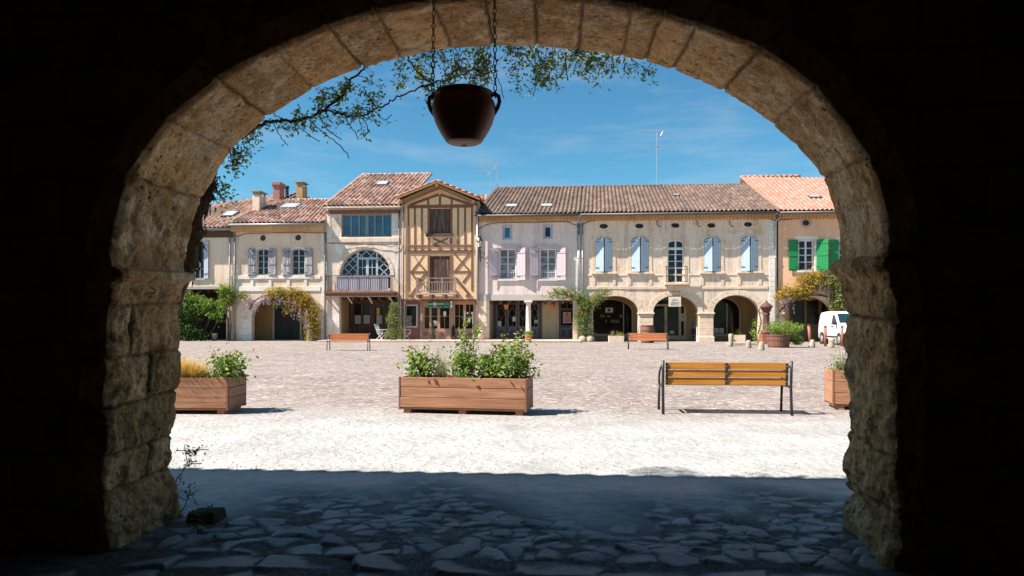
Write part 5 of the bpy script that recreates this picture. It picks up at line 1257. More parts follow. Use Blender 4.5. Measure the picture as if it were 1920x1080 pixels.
for i, r in enumerate(wh):
    window(hH, r, HY, 2, 4, 'winwhite', 'glass', .1, .05, .16, sill='whitetrim')
    MB().slab(grow(r.poly(), .2), [r.poly()], HY - .02, HY - .001).build('window_surround', M['whitetrim'], hH)
    wl = XH(1496) - XH(1478)
    leaf_shutter(hH, r.x0 - .03, r.x0 - .03 - wl, r.z0 - .02, r.z1 - .02, HY - .025, 'green', .03, 4, (.08, .5, .9)); leaf_shutter(hH, r.x1 + .10, r.x1 + .10 + wl, r.z0 - .02, r.z1 - .02, HY - .025, 'green', .5 if i == 0 else .03, 4, (.08, .5, .9))
    m = MB(); zz = r.z0 + .42
    for z in (r.z0 + .08, zz): m.tube([(r.x0, HY + .06, z), (r.x1, HY + .06, z)], .014, 5)
    for k in range(7): cx = r.x0 + (r.x1 - r.x0) * (k + .5) / 7; m.tube([(cx + .06*math.cos(a), HY + .06, r.z0 + .25 + .15*math.sin(a)) for a in np.linspace(0, 6.28, 9)], .009, 4, False)
    m.build('window_rail', M['iron'], hH)
genoise(hH, xH0 + .02, xH1, HY, ZH(400.5), ZH(400.5) - ZH(408.5)); eH = [(xH0 - .05, HY - .6, ZH(398)), (xH1, HY - .6, ZH(398))]
rr0 = P(1389, 331.5, HY + 8.6); rH = [(rr0.x, rr0.y, rr0.z), (P(1560, 331, HY + 8.6).x + 1.5, rr0.y, rr0.z)]
roof(hH, eH[0], eH[1], rH[0], (rH[1][0] + 2.2, rH[1][1], rH[1][2] - .35), M['roof_new'], .28, .38, .09); ridge(hH, rH[0], (P(1500, 331, HY + 8.6).x, rr0.y, rr0.z), M['roof_new']); ridge(hH, eH[0], rH[0], M['roof_new'], .085)
m = MB(); m.prism([(HY, zH - .2), (HY + 8.6, rr0.z - .15), (HY + 12, zH), (HY + 12, 3), (HY, 3)], lambda a, c, t: (t, a, c), xH0 + .02, xH0 + .1); m.build('gable', M['beam'], hH)
gutter(hH, xH0, xH1, HY - .66, eH[0][2] - .1, 'darkzinc'); skylight(hH, 1527, 371, .8, .5, eH[1], (rH[1][0], rH[1][1], rH[1][2]))
downpipe(hH, P(1453.5, 500, HY).x, HY - .1, 0, ZH(415), 'galv', .06, .2)
voussoirs(hH, 1467, 1561, 592, 556, .3, n=11); voussoirs(hH, 1588, 1682, 592, 556, .3, n=11)
pier_block(hH, R_(1459, 592, 1468, 640), HY - .03, HY + .5, 'stonetrim')
MB().box(XH(1458), XH(1471), HY - .12, HY + .3, ZH(589), ZH(585)).build('impost_stone', M['stonetrim'], hH, bevel=.02)
YH = HY + 1.4; dark_room(hH, P(1462, 600, HY).x, xH1 - .5, 0, ZH(553), HY + .43, YH + .2, 'ochre')
for px0, px1 in ((1482, 1556), (1600, 1672)):
    q = R_(px0, 559, px1, 638, YH); q.z0 = .05; third = (px1 - px0) / 3
    hs_ = [R_(px0 + 2, 563, px0 + third + 1, 608, YH), R_(px0 + third + 6, 563, px0 + 2*third + 4, 608, YH), R_(px0 + 2*third + 9, 563, px1 - 2, 608, YH)]
    m = MB(); m.slab(q.poly(), [h.poly() for h in hs_], YH, YH + .1); f = m.build('glazed_door', M['doorolive'] if 'doorolive' in M else M['door_dark'], hH); MB().box(q.x0, q.x1, YH + .102, YH + .11, .05, q.z1).build('pane', M['glassshop'], f)
backing(hH, xH0, xH1, HY, -.1, zH, 9)
# ------------------------------------------------------------------ signs, lamp, cables, antennas
def text(txt, size, mat, parent, loc, ext=.004, align='CENTER', font_scale=1.0):
    cu = bpy.data.curves.new('lettering', 'FONT'); cu.body = txt; cu.size = size; cu.extrude = ext; cu.align_x = align; cu.align_y = 'CENTER'
    tmp = bpy.data.objects.new('tmp', cu); C.objects.link(tmp); dg = bpy.context.evaluated_depsgraph_get()
    me = bpy.data.meshes.new_from_object(tmp.evaluated_get(dg)); bpy.data.objects.remove(tmp)
    me.materials.clear(); me.materials.append(mat)
    o = bpy.data.objects.new('lettering', me); C.objects.link(o); o.parent = parent
    o.location = Vector(loc) - wloc(parent); o.rotation_euler = (math.pi / 2, 0, 0); o.scale = (font_scale, 1, 1); return o
q = R_(802, 565, 845, 579, YD - .9); ys = YD - .2
sx = lambda px: P(px, 570, ys).x; sz = lambda py: P(824, py, ys).z
sg = thing('shop_sign', 'dark green shop sign with white lettering and round pale emblem below timber balcony', 'sign', (sx(823), ys, sz(579)))
MB().box(sx(802), sx(844), ys, ys + .04, sz(578), sz(565.5)).build('board', M['signgreen'], sg, bevel=.01)
text('ARM', .17, M['lightlet'], sg, (sx(807.5), ys - .004, sz(570.5)), font_scale=1.05); text('GNAC', .17, M['lightlet'], sg, (sx(824.8), ys - .004, sz(570)), font_scale=1.05); text('CLUPE', .13, M['greenlet'], sg, (sx(836.8), ys - .004, sz(570.5)), font_scale=1.05)
MB().slab(ell(815.2, 570.2, 3.3, 3.9, ys), [], ys - .012, ys - .001).build('emblem', M['signcream'], sg)
m = MB(); m.slab(ell(814.4, 569.3, .8, .9, ys), [], ys - .02, ys - .013); m.bar((sx(813.5), ys - .016, sz(573)), (sx(817), ys - .016, sz(569)), .025, .01, (0, 1, 0)); m.build('emblem_figure', M['signbrown'], sg)
m = MB()
for a, c in ((803, 806), (806.6, 811), (812.4, 816), (817, 821.6), (823, 827.5)): m.box(sx(a), sx(c), ys - .008, ys - .001, sz(576.4), sz(575.2))
m.box(sx(832), sx(841), ys - .008, ys - .001, sz(575.9), sz(575)); m.box(sx(832.6), sx(839), ys - .008, ys - .001, sz(567.5), sz(567)); m.build('small_print', M['greenlet'], sg)
for py0, py1 in ((565, 569), (571, 577)): MB().box(sx(844.3), sx(848), ys - .002, ys + .02, sz(py1), sz(py0)).build('side_plaque', M['paper'], sg)
yp = HY - .35; c0 = R_(1254, 556.5, 1277, 575, yp)
s2 = thing('hanging_sign', 'square cream sign hanging in front of the middle stone arch', 'sign', ((c0.x0 + c0.x1) / 2, yp, c0.z0))
MB().box(c0.x0, c0.x1, yp, yp + .05, c0.z0, c0.z1).build('board', M['signcream'], s2, bevel=.008)
cx = (c0.x0 + c0.x1) / 2; w_ = c0.x1 - c0.x0; h_ = c0.z1 - c0.z0
text('LEDRAY', .19, M['signgrey'], s2, (cx, yp - .004, c0.z0 + h_ * .33), font_scale=.86)
m = MB(); pts_ = [(cx - .2, c0.z0 + h_*.62), (cx - .13, c0.z0 + h_*.72), (cx - .02, c0.z0 + h_*.74), (cx + .03, c0.z0 + h_*.68), (cx + .1, c0.z0 + h_*.73), (cx + .2, c0.z0 + h_*.64)]
m.tube([(a, yp - .002, c) for a, c in pts_], [.006, .02, .02, .012, .02, .006], 6); m.tube([(cx - .07, yp - .002, c0.z0 + h_*.85), (cx - .05, yp - .002, c0.z0 + h_*.84)], .014, 6); m.build('emblem', M['signbrown'], s2, True)
m = MB(); m.box(cx - .25, cx + .25, yp - .006, yp - .001, c0.z0 + h_*.13, c0.z0 + h_*.16); m.box(cx - .25, cx + .25, yp - .006, yp - .001, c0.z0 + h_*.475, c0.z0 + h_*.49); m.build('rule', M['signgrey'], s2)
m = MB()
for x in (c0.x0 + .1, c0.x1 - .1): m.tube([(x, yp + .025, c0.z1), (x, yp + .025, c0.z1 + .35)], .01, 5)
m.tube([(cx - .4, yp + .025, c0.z1 + .35), (cx + .4, yp + .025, c0.z1 + .35)], .018, 6); m.tube([(cx, yp + .025, c0.z1 + .35), (cx, HY, c0.z1 + .35)], .018, 6); m.build('bracket', M['iron'], s2)
# wall lantern between the timber house and the pink house
c = P(899, 452, HY - .5); ln = thing('wall_lantern', 'old iron wall lantern on a bracket at the corner of pale pink house', 'lantern', tuple(c))
MB().lathe([(0, -.38), (.09, -.38), (.17, .0), (0, .0)], 4, c).build('lamp_glass', M['lampglass'], ln)
MB().lathe([(.24, .001), (.22, .05), (.12, .2), (.1, .22), (.1, .3), (.03, .36), (0, .42)], 8, c).build('lamp_hood', M['iron'], ln)
m = MB()
for k in range(4):
    a = math.pi/2*k; m.tube([c + Vector((.092*math.cos(a), .092*math.sin(a), -.38)), c + Vector((.173*math.cos(a), .173*math.sin(a), 0))], .012, 5)
m.lathe([(0, -.44), (.10, -.44), (.11, -.382), (0, -.382)], 8, c); m.build('lamp_frame', M['iron'], ln)
m = MB(); m.tube([c + Vector((0, 0, -.44)), c + Vector((.0, .02, -.7)), c + Vector((.03, .2, -1.0)), c + Vector((.0, .48, -1.15))], .022, 6)
m.tube([c + Vector((.14 + .14*math.cos(a), .4, -.85 + .16*math.sin(a))) for a in np.linspace(0, 5.6, 16)], .014, 5); m.tube([c + Vector((0, .48, -1.3)), c + Vector((0, .48, -.5))], .02, 6); m.build('scroll_bracket', M['iron'], ln, True)
def cable(label, runs):
    m = MB()
    for pts, Y in runs:
        m.tube(wpath(pts, Y, None, 6, .006), .02, 5)
    q = P(*runs[0][0][0], runs[0][1]); o = m.build('facade_cable', M['iron'], None, True, loc=tuple(q)); tag(o, label, 'cable', 'cables along the facades')
cable('thin cable sagging under eaves of the cream wisteria house', [([(400, 436), (425, 443), (445, 443), (462, 438), (500, 437), (560, 436), (608, 437)], HY - .06)])
cable('thin cable along the ledge above the half round fan window', [([(615, 456), (660, 457), (700, 459), (722, 460), (733, 463), (743, 459), (751, 452)], HY - .1)])
cable('thin cable under cornice of the pale pink house', [([(888, 436), (905, 425), (930, 418), (1000, 417), (1060, 416), (1075, 421), (1088, 424)], HY - .06)])
cable('thin cable under cornice of the arcaded limestone house', [([(1090, 422), (1110, 414), (1150, 412), (1200, 412), (1300, 410), (1400, 409), (1440, 410), (1455, 413), (1500, 410), (1570, 407)], HY - .06)])
cable('thin black cable down edge of the timber framed house', [([(757, 383), (756, 420), (757, 450), (753, 470)], YD - .06)])
def antenna(label, px, ptop, pbase, Y, booms, n=9):
    t = P(px, ptop, Y); bb = P(px, pbase, Y); o = thing('tv_antenna', label, 'antenna', tuple(bb), 'television antennas on the roofs')
    MB().tube([bb - Vector((0, 0, .6)), t], .03, 6).build('mast', M['galv'], o)
    for (a, d, py, dip) in booms:
        q0, q1 = P(a, py, Y), P(d, py - 1, Y); m = MB(); m.tube([q0, q1], .02, 5)
        for k in range(n):
            p = q0.lerp(q1, (k + .3) / n); m.tube([p + Vector((0, -.22, 0)), p + Vector((0, .22, 0))], .012, 4); m.tube([p + Vector((0, 0, -.05)), p + Vector((0, 0, .06))], .014, 4)
        if dip:
            for sgn in (1, -1): m.tube([q1 + Vector((-.12, 0, 0)), q1 + Vector((-.32, 0, sgn * .36))], .016, 4)
        m.build('aerial', M['galv'], o)
    return o
antenna('tall antenna with two aerials on ridge of the long arcaded house', 1231.5, 243, 350, HY + 6.4, [(1189, 1247, 246, True), (1216, 1246, 275, False)])
antenna('taller of the two antennas behind ridge of the pale pink house', 932.5, 304, 356, HY + 7.5, [(896, 934, 309, True)])
antenna('shorter of the two antennas behind ridge of the pale pink house', 921, 318, 366, HY + 7.2, [(888, 922, 322, True)])
# ------------------------------------------------------------------ planters and their plants
def planter(label, c, w, d, h, rz, M_='planterwood'):
    t = thing('wooden_planter', label, 'planter', (0, 0, 0), 'wooden planters on the square')
    ph = h / 3; z0 = .085
    for k in range(3):
        za, zb = z0 + ph * k + .003, z0 + ph * (k + 1) - .003; j = lambda: random.uniform(-.003, .003)
        m = MB(); m.box(-w/2 + .028, w/2 - .028, -d/2 + j(), -d/2 + .035, za, zb); m.box(-w/2 + .028, w/2 - .028, d/2 - .035, d/2 + j(), za, zb)
        m.box(-w/2 + j(), -w/2 + .034, -d/2 + .036, d/2 - .036, za, zb); m.box(w/2 - .034, w/2 + j(), -d/2 + .036, d/2 - .036, za, zb); m.build('board_course', M[M_], t, bevel=.004)
    m = MB()
    for x in (-w/2 + .004, w/2 - .028):
        for y in (-d/2 - .004, d/2 - .03): m.box(x, x + .024, y, y + .034, z0 - .03, z0 + h + .004)
    m.build('corner_post', M['timber'], t, bevel=.003)
    MB().box(-w/2 + .02, w/2 - .02, -d/2 + .02, d/2 - .02, z0 - .028, z0 - .002).build('base_board', M[M_], t)
    for x in (-w/2 + .12, 0, w/2 - .12): MB().box(x - .05, x + .05, -d/2 + .03, d/2 - .03, -.01, z0 - .03).build('skid', M[M_], t)
    MB().box(-w/2 + .036, w/2 - .036, -d/2 + .037, d/2 - .037, z0 + .02, z0 + h - .05).build('soil', M['soil'], t)
    t.location = c; t.rotation_euler = (0, 0, rz); return t
def bush(name, label, cat, c, rad, height, stems, leaf, size, mat, tipmat=None, group=None, stemmat='stem', tip=.12, ragged=.42, dens=1.0, lean=(0, 0)):
    t = thing(name, label, cat, tuple(c), group); st = MB(); lv = []; tp = []; c = Vector(c)
    for i in range(stems):
        a = random.uniform(0, 2*math.pi); rr = rad * math.sqrt(random.random()); h = height * random.uniform(1 - ragged * 1.4, 1) * (1 - .35 * rr / rad)
        p = c + Vector((rr * .35 * math.cos(a), rr * .35 * math.sin(a), 0)); end = c + Vector((rr * math.cos(a) + lean[0] * h, rr * math.sin(a) + lean[1] * h, h))
        mid_ = p.lerp(end, .5) + Vector((random.gauss(0, .04), random.gauss(0, .04), h * .08)) ; pts = []
        for k in range(7):
            u = k / 6; pts.append(p * (1-u)**2 + mid_ * 2*u*(1-u) + end * u*u)
        st.tube(pts, [.006 * (1 - .1 * k) for k in range(7)], 4)
        n = int(leaf / stems * dens)
        for _ in range(n):
            u = random.random() ** .8; q = p * (1-u)**2 + mid_ * 2*u*(1-u) + end * u*u; s_ = .055 + .06 * (1 - u)
            q = q + Vector((random.gauss(0, s_), random.gauss(0, s_), random.gauss(0, s_ * .8)))
            if q.z < c.z - .03: q.z = c.z + random.random() * .1
            (tp if (tipmat and u > 1 - tip and random.random() < .8) else lv).append(q)
    st.build('stems', M[stemmat], t)
    leaf_cloud('leaves', lv, size, M[mat], t, asp=.62)
    if tp: leaf_cloud('young_shoots', tp, size * .8, M[tipmat], t, flat=.1, asp=.35)
    return t
def tuft(name, label, cat, c, n, h, spread, mat, w=.004, arch_=.6, group=None):
    v = []; f = []; c = Vector(c)
    for i in range(n):
        a = random.uniform(0, 2*math.pi); hh = h * random.uniform(.5, 1.1); sp = spread * random.uniform(.2, 1.1); d = Vector((math.cos(a), math.sin(a), 0)); sd = Vector((-d.y, d.x, 0)) * w
        p = c + Vector((random.gauss(0, .05), random.gauss(0, .05), 0)); b = len(v); K = 6
        for k in range(K):
            u = k / (K - 1); q = p + d * sp * u ** 1.6 + Vector((0, 0, hh * (u - arch_ * .5 * u * u * (sp / spread)))); ww = sd * (1 - u * .9); v += [q - ww, q + ww]
        f += [(b + 2*k, b + 2*k + 1, b + 2*k + 3, b + 2*k + 2) for k in range(K - 1)]
    t = thing(name, label, cat, tuple(c), group)
    np_mesh('blades', np.array([tuple(x) for x in v]), f, M[mat], t, smooth=False); return t
S0 = 9.46
cc = G(870, 777); kk = mpp(870, cc.y)
rzc = math.radians(-6.5); wC, hC_ = 1.86, .43
pc = planter('long reddish wooden planter full of rose bushes standing in centre of the square', (cc.x, cc.y + .26, 0), wC, .56, hC_, rzc)
def onp(u, v=0.0):   # point on the central planter's soil
    return Vector((cc.x + u * math.cos(rzc) - v * math.sin(rzc), cc.y + .26 + u * math.sin(rzc) + v * math.cos(rzc), hC_ + .05))
bush('rose_bush', 'low rose bush with reddish shoots at left end of the central planter', 'rose bush', onp(-.64), .27, .60, 18, 560, .072, 'rose', 'rosetip', 'rose bushes in the central planter')
bush('rose_bush', 'tallest climbing rose tied to canes in middle of the central planter', 'rose bush', onp(-.06), .17, .74, 14, 620, .075, 'rose', 'limeleaf', 'rose bushes in the central planter', tip=.3)
bush('rose_bush', 'wide rose bush right of the canes in the central planter', 'rose bush', onp(.30), .24, .66, 18, 600, .072, 'rose', 'rosetip', 'rose bushes in the central planter')
bush('rose_bush', 'spreading rose bush at right end of the central planter', 'rose bush', onp(.70), .30, .76, 22, 760, .072, 'rose', 'rosetip', 'rose bushes in the central planter')
tuft('lavender', 'sparse grey green lavender stalks between the roses', 'lavender', onp(-.36, -.05), 110, .45, .24, 'grassgrey', .004)
cn = thing('plant_cane', 'two pale bamboo canes with lime climbing shoots above the central planter', 'cane', tuple(onp(.0)))
m = MB(); m.tube([onp(-.04), onp(-.02) + Vector((0, 0, .98))], .006, 6); m.build('cane', M['greybeam'], cn); m = MB(); m.tube([onp(.12), onp(.09) + Vector((0, 0, .93))], .006, 6); m.build('cane', M['greybeam'], cn); m = MB(); m.tube([onp(.05), onp(-.12) + Vector((0, 0, .74))], .006, 6); m.build('cane', M['greybeam'], cn)
lv = []
for u0, u1, h0, h1, n in ((-.03, -.0, .5, .85, 55), (.10, .20, .45, .78, 55)):
    for _ in range(n):
        t_ = random.random(); lv.append(onp(u0 + (u1 - u0) * t_ + random.gauss(0, .045), random.gauss(0, .05)) + Vector((0, 0, h0 + (h1 - h0) * t_ + random.gauss(0, .03))))
leaf_cloud('climbing_shoot', lv, .065, M['limeleaf'], cn, asp=.7)
cl_ = G(375, 777); rzl = math.radians(2.5)
pl_ = planter('reddish wooden planter beside the left pier with golden grass', (cl_.x - .54, cl_.y + .28, 0), 1.86, .62, .43, rzl)
def onl(px, v=0.0): q = P(px, 712, cl_.y + .28); return Vector((q.x, cl_.y + .28 + v, .48))
bush('rose_bush', 'rose bush with orange young shoots in the left planter', 'rose bush', onl(428), .30, .56, 20, 560, .075, 'rose', 'rosetip')
tuft('golden_grass', 'tuft of golden feathery grass at left end of the planter by the pier', 'grass tuft', onl(350, -.1), 900, .40, .36, 'grassgold', .0035, .8, 'golden grass tufts')
tuft('golden_grass', 'golden grass tuft leaning towards the rose in the left planter', 'grass tuft', onl(378, -.12), 520, .34, .34, 'grassgold', .0035, .9, 'golden grass tufts')
bush('grey_shrub', 'small greyish creeping shrub between the golden grass and rose', 'shrub', onl(402, -.12), .16, .16, 14, 420, .022, 'shrub')
m = MB(); bt = onl(406); 
cr = G(1590, 777); pr_ = planter('wooden planter half hidden behind the right pier', (G(1571, 770).x + .92, G(1571, 770).y + .22, 0), 1.86, .56, .50, math.radians(-9))
def onr(px, v=0.0): q = P(px, 700, G(1571, 770).y + .2); return Vector((q.x, G(1571, 770).y + .2 + v, .53))
bush('grey_shrub', 'straggly grey green shrub in the planter behind the right pier', 'shrub', onr(1578), .16, .26, 20, 500, .026, 'shrub')
bush('rose_bush', 'thin tall rose with sparse leaves in the planter behind the right pier', 'rose bush', onr(1582), .10, .60, 6, 110, .042, 'limeleaf', 'rosetip')
# ------------------------------------------------------------------ benches
def bench(label, wood_, group='slatted benches on the square'):
    t = thing('park_bench', label, 'bench', (0, 0, 0), group); Lh = .90
    by = lambda z: -.02 - max(0, z - .42) * .07       # leaning backrest line (towards -y)
    for za in (.475, .585, .695):
        m = MB(); zc = za; y = by(zc) + .03
        m.bar((-Lh + .04, y, zc), (Lh - .04, y, zc), .024, .102, (0, .07, 1)); m.build('back_slat', M[wood_], t, bevel=.004)
    for k in range(4):
        y = .06 + k * .105; m = MB(); m.box(-Lh + .04, Lh - .04, y - .045, y + .045, .415, .44); m.build('seat_slat', M[wood_], t, bevel=.004)
    for sx_ in (-Lh, Lh):
        m = MB(); m.tube([(sx_, -.06, 0), (sx_, -.03, .2), (sx_, -.015, .4), (sx_, by(.6), .6), (sx_, by(.775), .775)], .021, 8); m.build('back_leg', M['iron'], t, True)
        m = MB(); m.tube([(sx_, .44, 0), (sx_, .42, .2), (sx_, .40, .40)], .019, 8); m.build('front_leg', M['iron'], t, True)
        m = MB(); m.tube([(sx_, by(.7), .70), (sx_, .06, .685), (sx_, .22, .655), (sx_, .36, .57), (sx_, .41, .46), (sx_, .40, .40)], .016, 8); m.build('armrest', M['iron'], t, True)
        m = MB(); m.bar((sx_, -.015, .40), (sx_, .42, .40), .03, .028); m.build('seat_rail', M['iron'], t)
    for sx_ in (-Lh + .055, 0, Lh - .055):
        m = MB(); m.bar((sx_, by(.43) + .010, .43), (sx_, by(.74) + .010, .74), .036, .012, (0, 1, 0)); o = m.build('back_bracket', M['iron'], t)
        b_ = MB()
        for z in (.475, .585, .695): b_.tube([(sx_, by(z) + .004, z), (sx_, by(z) - .006, z)], .007, 8)
        b_.build('bolts', M['galv'], o)
    return t
bl, br = G(1243, 778), G(1484, 778)
b1 = bench('near varnished yellow brown bench seen from behind on the pale track', 'benchwood'); b1.location = ((bl.x + br.x) / 2, (bl.y + br.y) / 2 + .06, 0); b1.rotation_euler = (0, 0, math.radians(-.8)); sc = (br - bl).length / 1.84; b1.scale = (sc, sc, sc)
b2 = bench('distant orange bench in front of the fan window house', 'benchred'); q = G(657.5, 656.5); b2.location = (q.x, q.y - .15, 0); b2.rotation_euler = (0, 0, math.radians(184))
b3 = copy_tree(b2); q = G(1214, 654.5); b3.location = (q.x, q.y - .1, 0); b3.rotation_euler = (0, 0, math.radians(178)); b3['label'] = 'distant orange bench in front of the stone arches'
# ------------------------------------------------------------------ street things by the arcade
def stone_post(px, ptop, pbase, w, label, taper=.8, lean=0.0):
    g = G(px, pbase); k = mpp(px, g.y); h = (pbase - ptop) * k; r = w * k / 2
    m = MB(); prof = [(0, -.05), (r, -.05), (r * 1.02, h * .2), (r * (.5 + taper/2), h * .6), (r * taper, h * .93), (r * taper * .75, h), (0, h + .01)]
    m.lathe(prof, 12, (g.x, g.y, 0), lambda a, z: 1 + .07 * math.sin(3*a + z*7) + .04 * math.sin(7*a - z*11))
    if lean: m.v = [(x + z * lean, y, z) for x, y, z in m.v]
    o = m.build('stone_bollard', M['rock'], None, True, loc=(g.x, g.y, 0)); tag(o, label, 'bollard', 'worn stone bollards'); return o
stone_post(1370.5, 626, 649.5, 9, 'tallest stone bollard beside the flower trough', .95)
stone_post(1403.5, 638, 652.5, 10.5, 'short stone bollard between the trough and the flower tub')
stone_post(1428, 641, 656.5, 11, 'squat stone bollard nearest the flower tub', .78)
stone_post(1559, 634, 652, 11, 'stone bollard standing before the white van', .95)
stone_post(1522, 637, 650.5, 12, 'conical stone bollard holding the leaning red post', .6, .1)
def red_post(px, ptop, pbase, w, label, lean=0.0):
    g = G(px, pbase); k = mpp(px, g.y); h = (pbase - ptop) * k; r = w * k / 2
    t = thing('red_post', label, 'post', (g.x, g.y, 0), 'red brown metal posts')
    MB().tube([(g.x, g.y, -.05), (g.x - lean * .93, g.y, h * .93)], r, 12).build('shaft', M['rustred'], t, True); m = MB(); m.tube([(g.x - lean * .93, g.y, h * .93), (g.x - lean, g.y, h * .985), (g.x - lean, g.y, h)], [r * 1.12, r * 1.1, r * .7], 12); m.build('cap', M['rust'], t, True)
red_post(1519.5, 608, 645, 5, 'leaning red brown metal post set in a stone cone', .1)
red_post(1547.5, 611, 649.5, 5, 'upright red brown post before rear wheel of the van')
red_post(1579, 611, 649.5, 5, 'upright red brown post beside the right pier')
# well slab and trough
g0, g1 = G(1376, 648), G(1420, 648); m = MB(); m.box(g0.x, g1.x, g0.y, g0.y + 1.6, -.02, .13)
m.box(g0.x + .08, g1.x - .1, g0.y + .1, g0.y + 1.5, .131, .15)
tag(m.build('well_slab', M['rock'], None, loc=(g0.x, g0.y, 0), bevel=.02), 'low flat stone slab on the ground between the bollards', 'slab')
def trough(px0, px1, pt, pb, label):
    a, c = G(px0, pb), G(px1, pb); k = mpp(px0, a.y); h = (pb - pt) * k; t = thing('stone_trough', label, 'trough', ((a.x + c.x)/2, a.y, 0), 'stone flower troughs')
    m = MB(); m.slab([(a.x, 0), (c.x, 0), (c.x + .02, h), (a.x - .02, h)], [], a.y, a.y + .12); m.slab([(a.x, 0), (c.x, 0), (c.x + .02, h), (a.x - .02, h)], [], a.y + .5, a.y + .62)
    m.box(a.x, a.x + .12, a.y + .121, a.y + .499, 0, h - .003); m.box(c.x - .12, c.x, a.y + .121, a.y + .499, 0, h - .003); m.build('basin', M['stonetrim'], t)
    MB().box(a.x + .121, c.x - .121, a.y + .121, a.y + .499, .1, h - .06).build('soil', M['soil'], t); return Vector(((a.x + c.x)/2, a.y + .3, h - .06))
p1 = trough(1142, 1169.5, 630, 641.5, 'pale stone trough of yellow flowers before first stone arch')
p2 = trough(1373.5, 1397, 628, 640.5, 'stone trough of daffodils beside the tallest stone bollard')
bush('flowering_plant', 'small plant with yellow flowers in the trough by the first arch', 'flowers', p1 + Vector((.25, 0, 0)), .28, .38, 16, 160, .08, 'rose', 'yellowpetal', None, tip=.5)
tuft('iris_leaves', 'thin green blades in the trough by the first arch', 'plant', p1 + Vector((-.2, 0, 0)), 40, .5, .3, 'grassgrey', .012)
bush('flowering_plant', 'yellow daffodils in the trough beside stone bollard', 'flowers', p2, .3, .30, 16, 160, .08, 'limeleaf', 'yellowpetal', None, tip=.5)
tuft('iris_leaves', 'pale upright leaves rising from the daffodil trough', 'plant', p2, 30, .75, .3, 'limeleaf', .018)
# barrels
def barrel(name, label, px, ptop, pbase, wpx, Y=None, mat='barrel', hoopmat='rust', hoops=(.1, .35, .8), tub=False, group=None):
    g = G(px, pbase) if Y is None else Vector((P(px, 640, Y).x, Y, 0)); k = mpp(px, g.y); h = (pbase - ptop) * k; r = wpx * k / 2
    t = thing(name, label, 'barrel', (g.x, g.y, 0), group); rad = (lambda u: r * (.84 + .16 * u)) if tub else (lambda u: r * (.84 + .16 * math.sin(math.pi * u)))
    m = MB(); ns = 26; us = np.linspace(0, 1, 8)
    for i in range(ns):
        a0, a1 = 2*math.pi*i/ns + .012, 2*math.pi*(i+1)/ns - .012; b0 = len(m.v); dr_ = random.uniform(-.004, .004)
        for u in us:
            for a, q in ((a0, 0), (a1, 0), (a1, .03), (a0, .03)): rr = rad(u) - q + dr_; m.v.append((g.x + rr*math.cos(a), g.y + rr*math.sin(a), h*u))
        for j in range(len(us) - 1):
            for e in range(4): a = b0 + j*4 + e; c = b0 + j*4 + (e+1) % 4; m.f.append((a, c, c+4, a+4))
        m.f.append((b0, b0+1, b0+2, b0+3)); e = b0 + 4*(len(us)-1); m.f.append((e, e+1, e+2, e+3))
    m.build('staves', M[mat], t)
    for u in hoops:
        hm = MB(); hm.lathe([(rad(u - .03) - .01, h*(u - .035)), (rad(u - .03) + .008, h*(u - .035)), (rad(u + .03) + .008, h*(u + .035)), (rad(u + .03) - .01, h*(u + .035))], 32, (g.x, g.y, 0)); hm.build('hoop', M[hoopmat], t, True)
    hm = MB(); hm.lathe([(0, h*.9), (rad(.9) - .031, h*.9), (rad(.9) - .031, h*.9 + .02), (0, h*.9 + .02)], 24, (g.x, g.y, 0)); hm.build('soil' if tub else 'barrel_head', M['soil' if tub else mat], t)
    return Vector((g.x, g.y, h * .92)), r
barrel('wine_barrel', 'reddish barrel against pillar behind the distant bench', 1214, 609.5, 643, 27, None, 'barrel', 'rust', (.08, .3, .7, .95))
barrel('wine_barrel', 'dark barrel with pale hoops standing in the arcade by second pillar', 1308, 603, 639, 22, HY + 1.7, 'barreldark', 'galv', (.06, .17, .30, .70, .82, .95))
tp_, tr_ = barrel('flower_tub', 'half barrel tub holding big green shrub at right of the square', 1459.5, 627, 651.5, 44, None, 'barrel', 'rust', (.12, .55, .9), True)
bush('green_shrub', 'broad bright green shrub spilling out of the half barrel tub', 'shrub', tp_ + Vector((.28, 0, -.05)), .95, .95, 60, 2600, .075, 'limeleaf', None, None, ragged=.25)
bush('green_shrub', 'darker foliage hanging over right side of the half barrel tub', 'shrub', tp_ + Vector((.85, 0, -.45)), .38, .75, 26, 900, .07, 'rose')
# water pump
g = Vector((P(1437, 640, 40.0).x, 40.0, 0)); k = mpp(1437, 40.0); hp = lambda py: (633 - py) * k + .0
pm = thing('water_pump', 'tall rusty fluted cast iron water pump with curved handle by the arcade', 'pump', tuple(g))
MB().box(g.x - .33, g.x + .33, g.y - .33, g.y + .33, -.05, .55).build('plinth', M['rustred'], pm, bevel=.02)
MB().lathe([(0, .55), (.28, .55), (.28, .7), (.2, .78), (.19, .9), (.165, hp(580)), (.2, hp(578)), (.2, hp(576)), (.15, hp(574)), (0, hp(574))], 32, g, lambda a, z: 1 + .05 * math.cos(10*a + z*6)).build('column', M['rust'], pm, True)
MB().lathe([(0, hp(574)), (.16, hp(574)), (.26, hp(570)), (.28, hp(566)), (.34, hp(565)), (.34, hp(562)), (.24, hp(559)), (.12, hp(556)), (.07, hp(554)), (.03, hp(551)), (0, hp(550))], 20, g).build('capital', M['rust'], pm, True)
m = MB(); m.tube([g + Vector((-.2, -.05, hp(568))), g + Vector((-.36, -.05, hp(565))), g + Vector((-.44, -.05, hp(570))), g + Vector((-.38, -.05, hp(582))), g + Vector((-.30, -.05, hp(592))), g + Vector((-.42, -.05, hp(606))), g + Vector((-.5, -.05, hp(614)))], .035, 8); m.build('handle', M['rust'], pm, True)
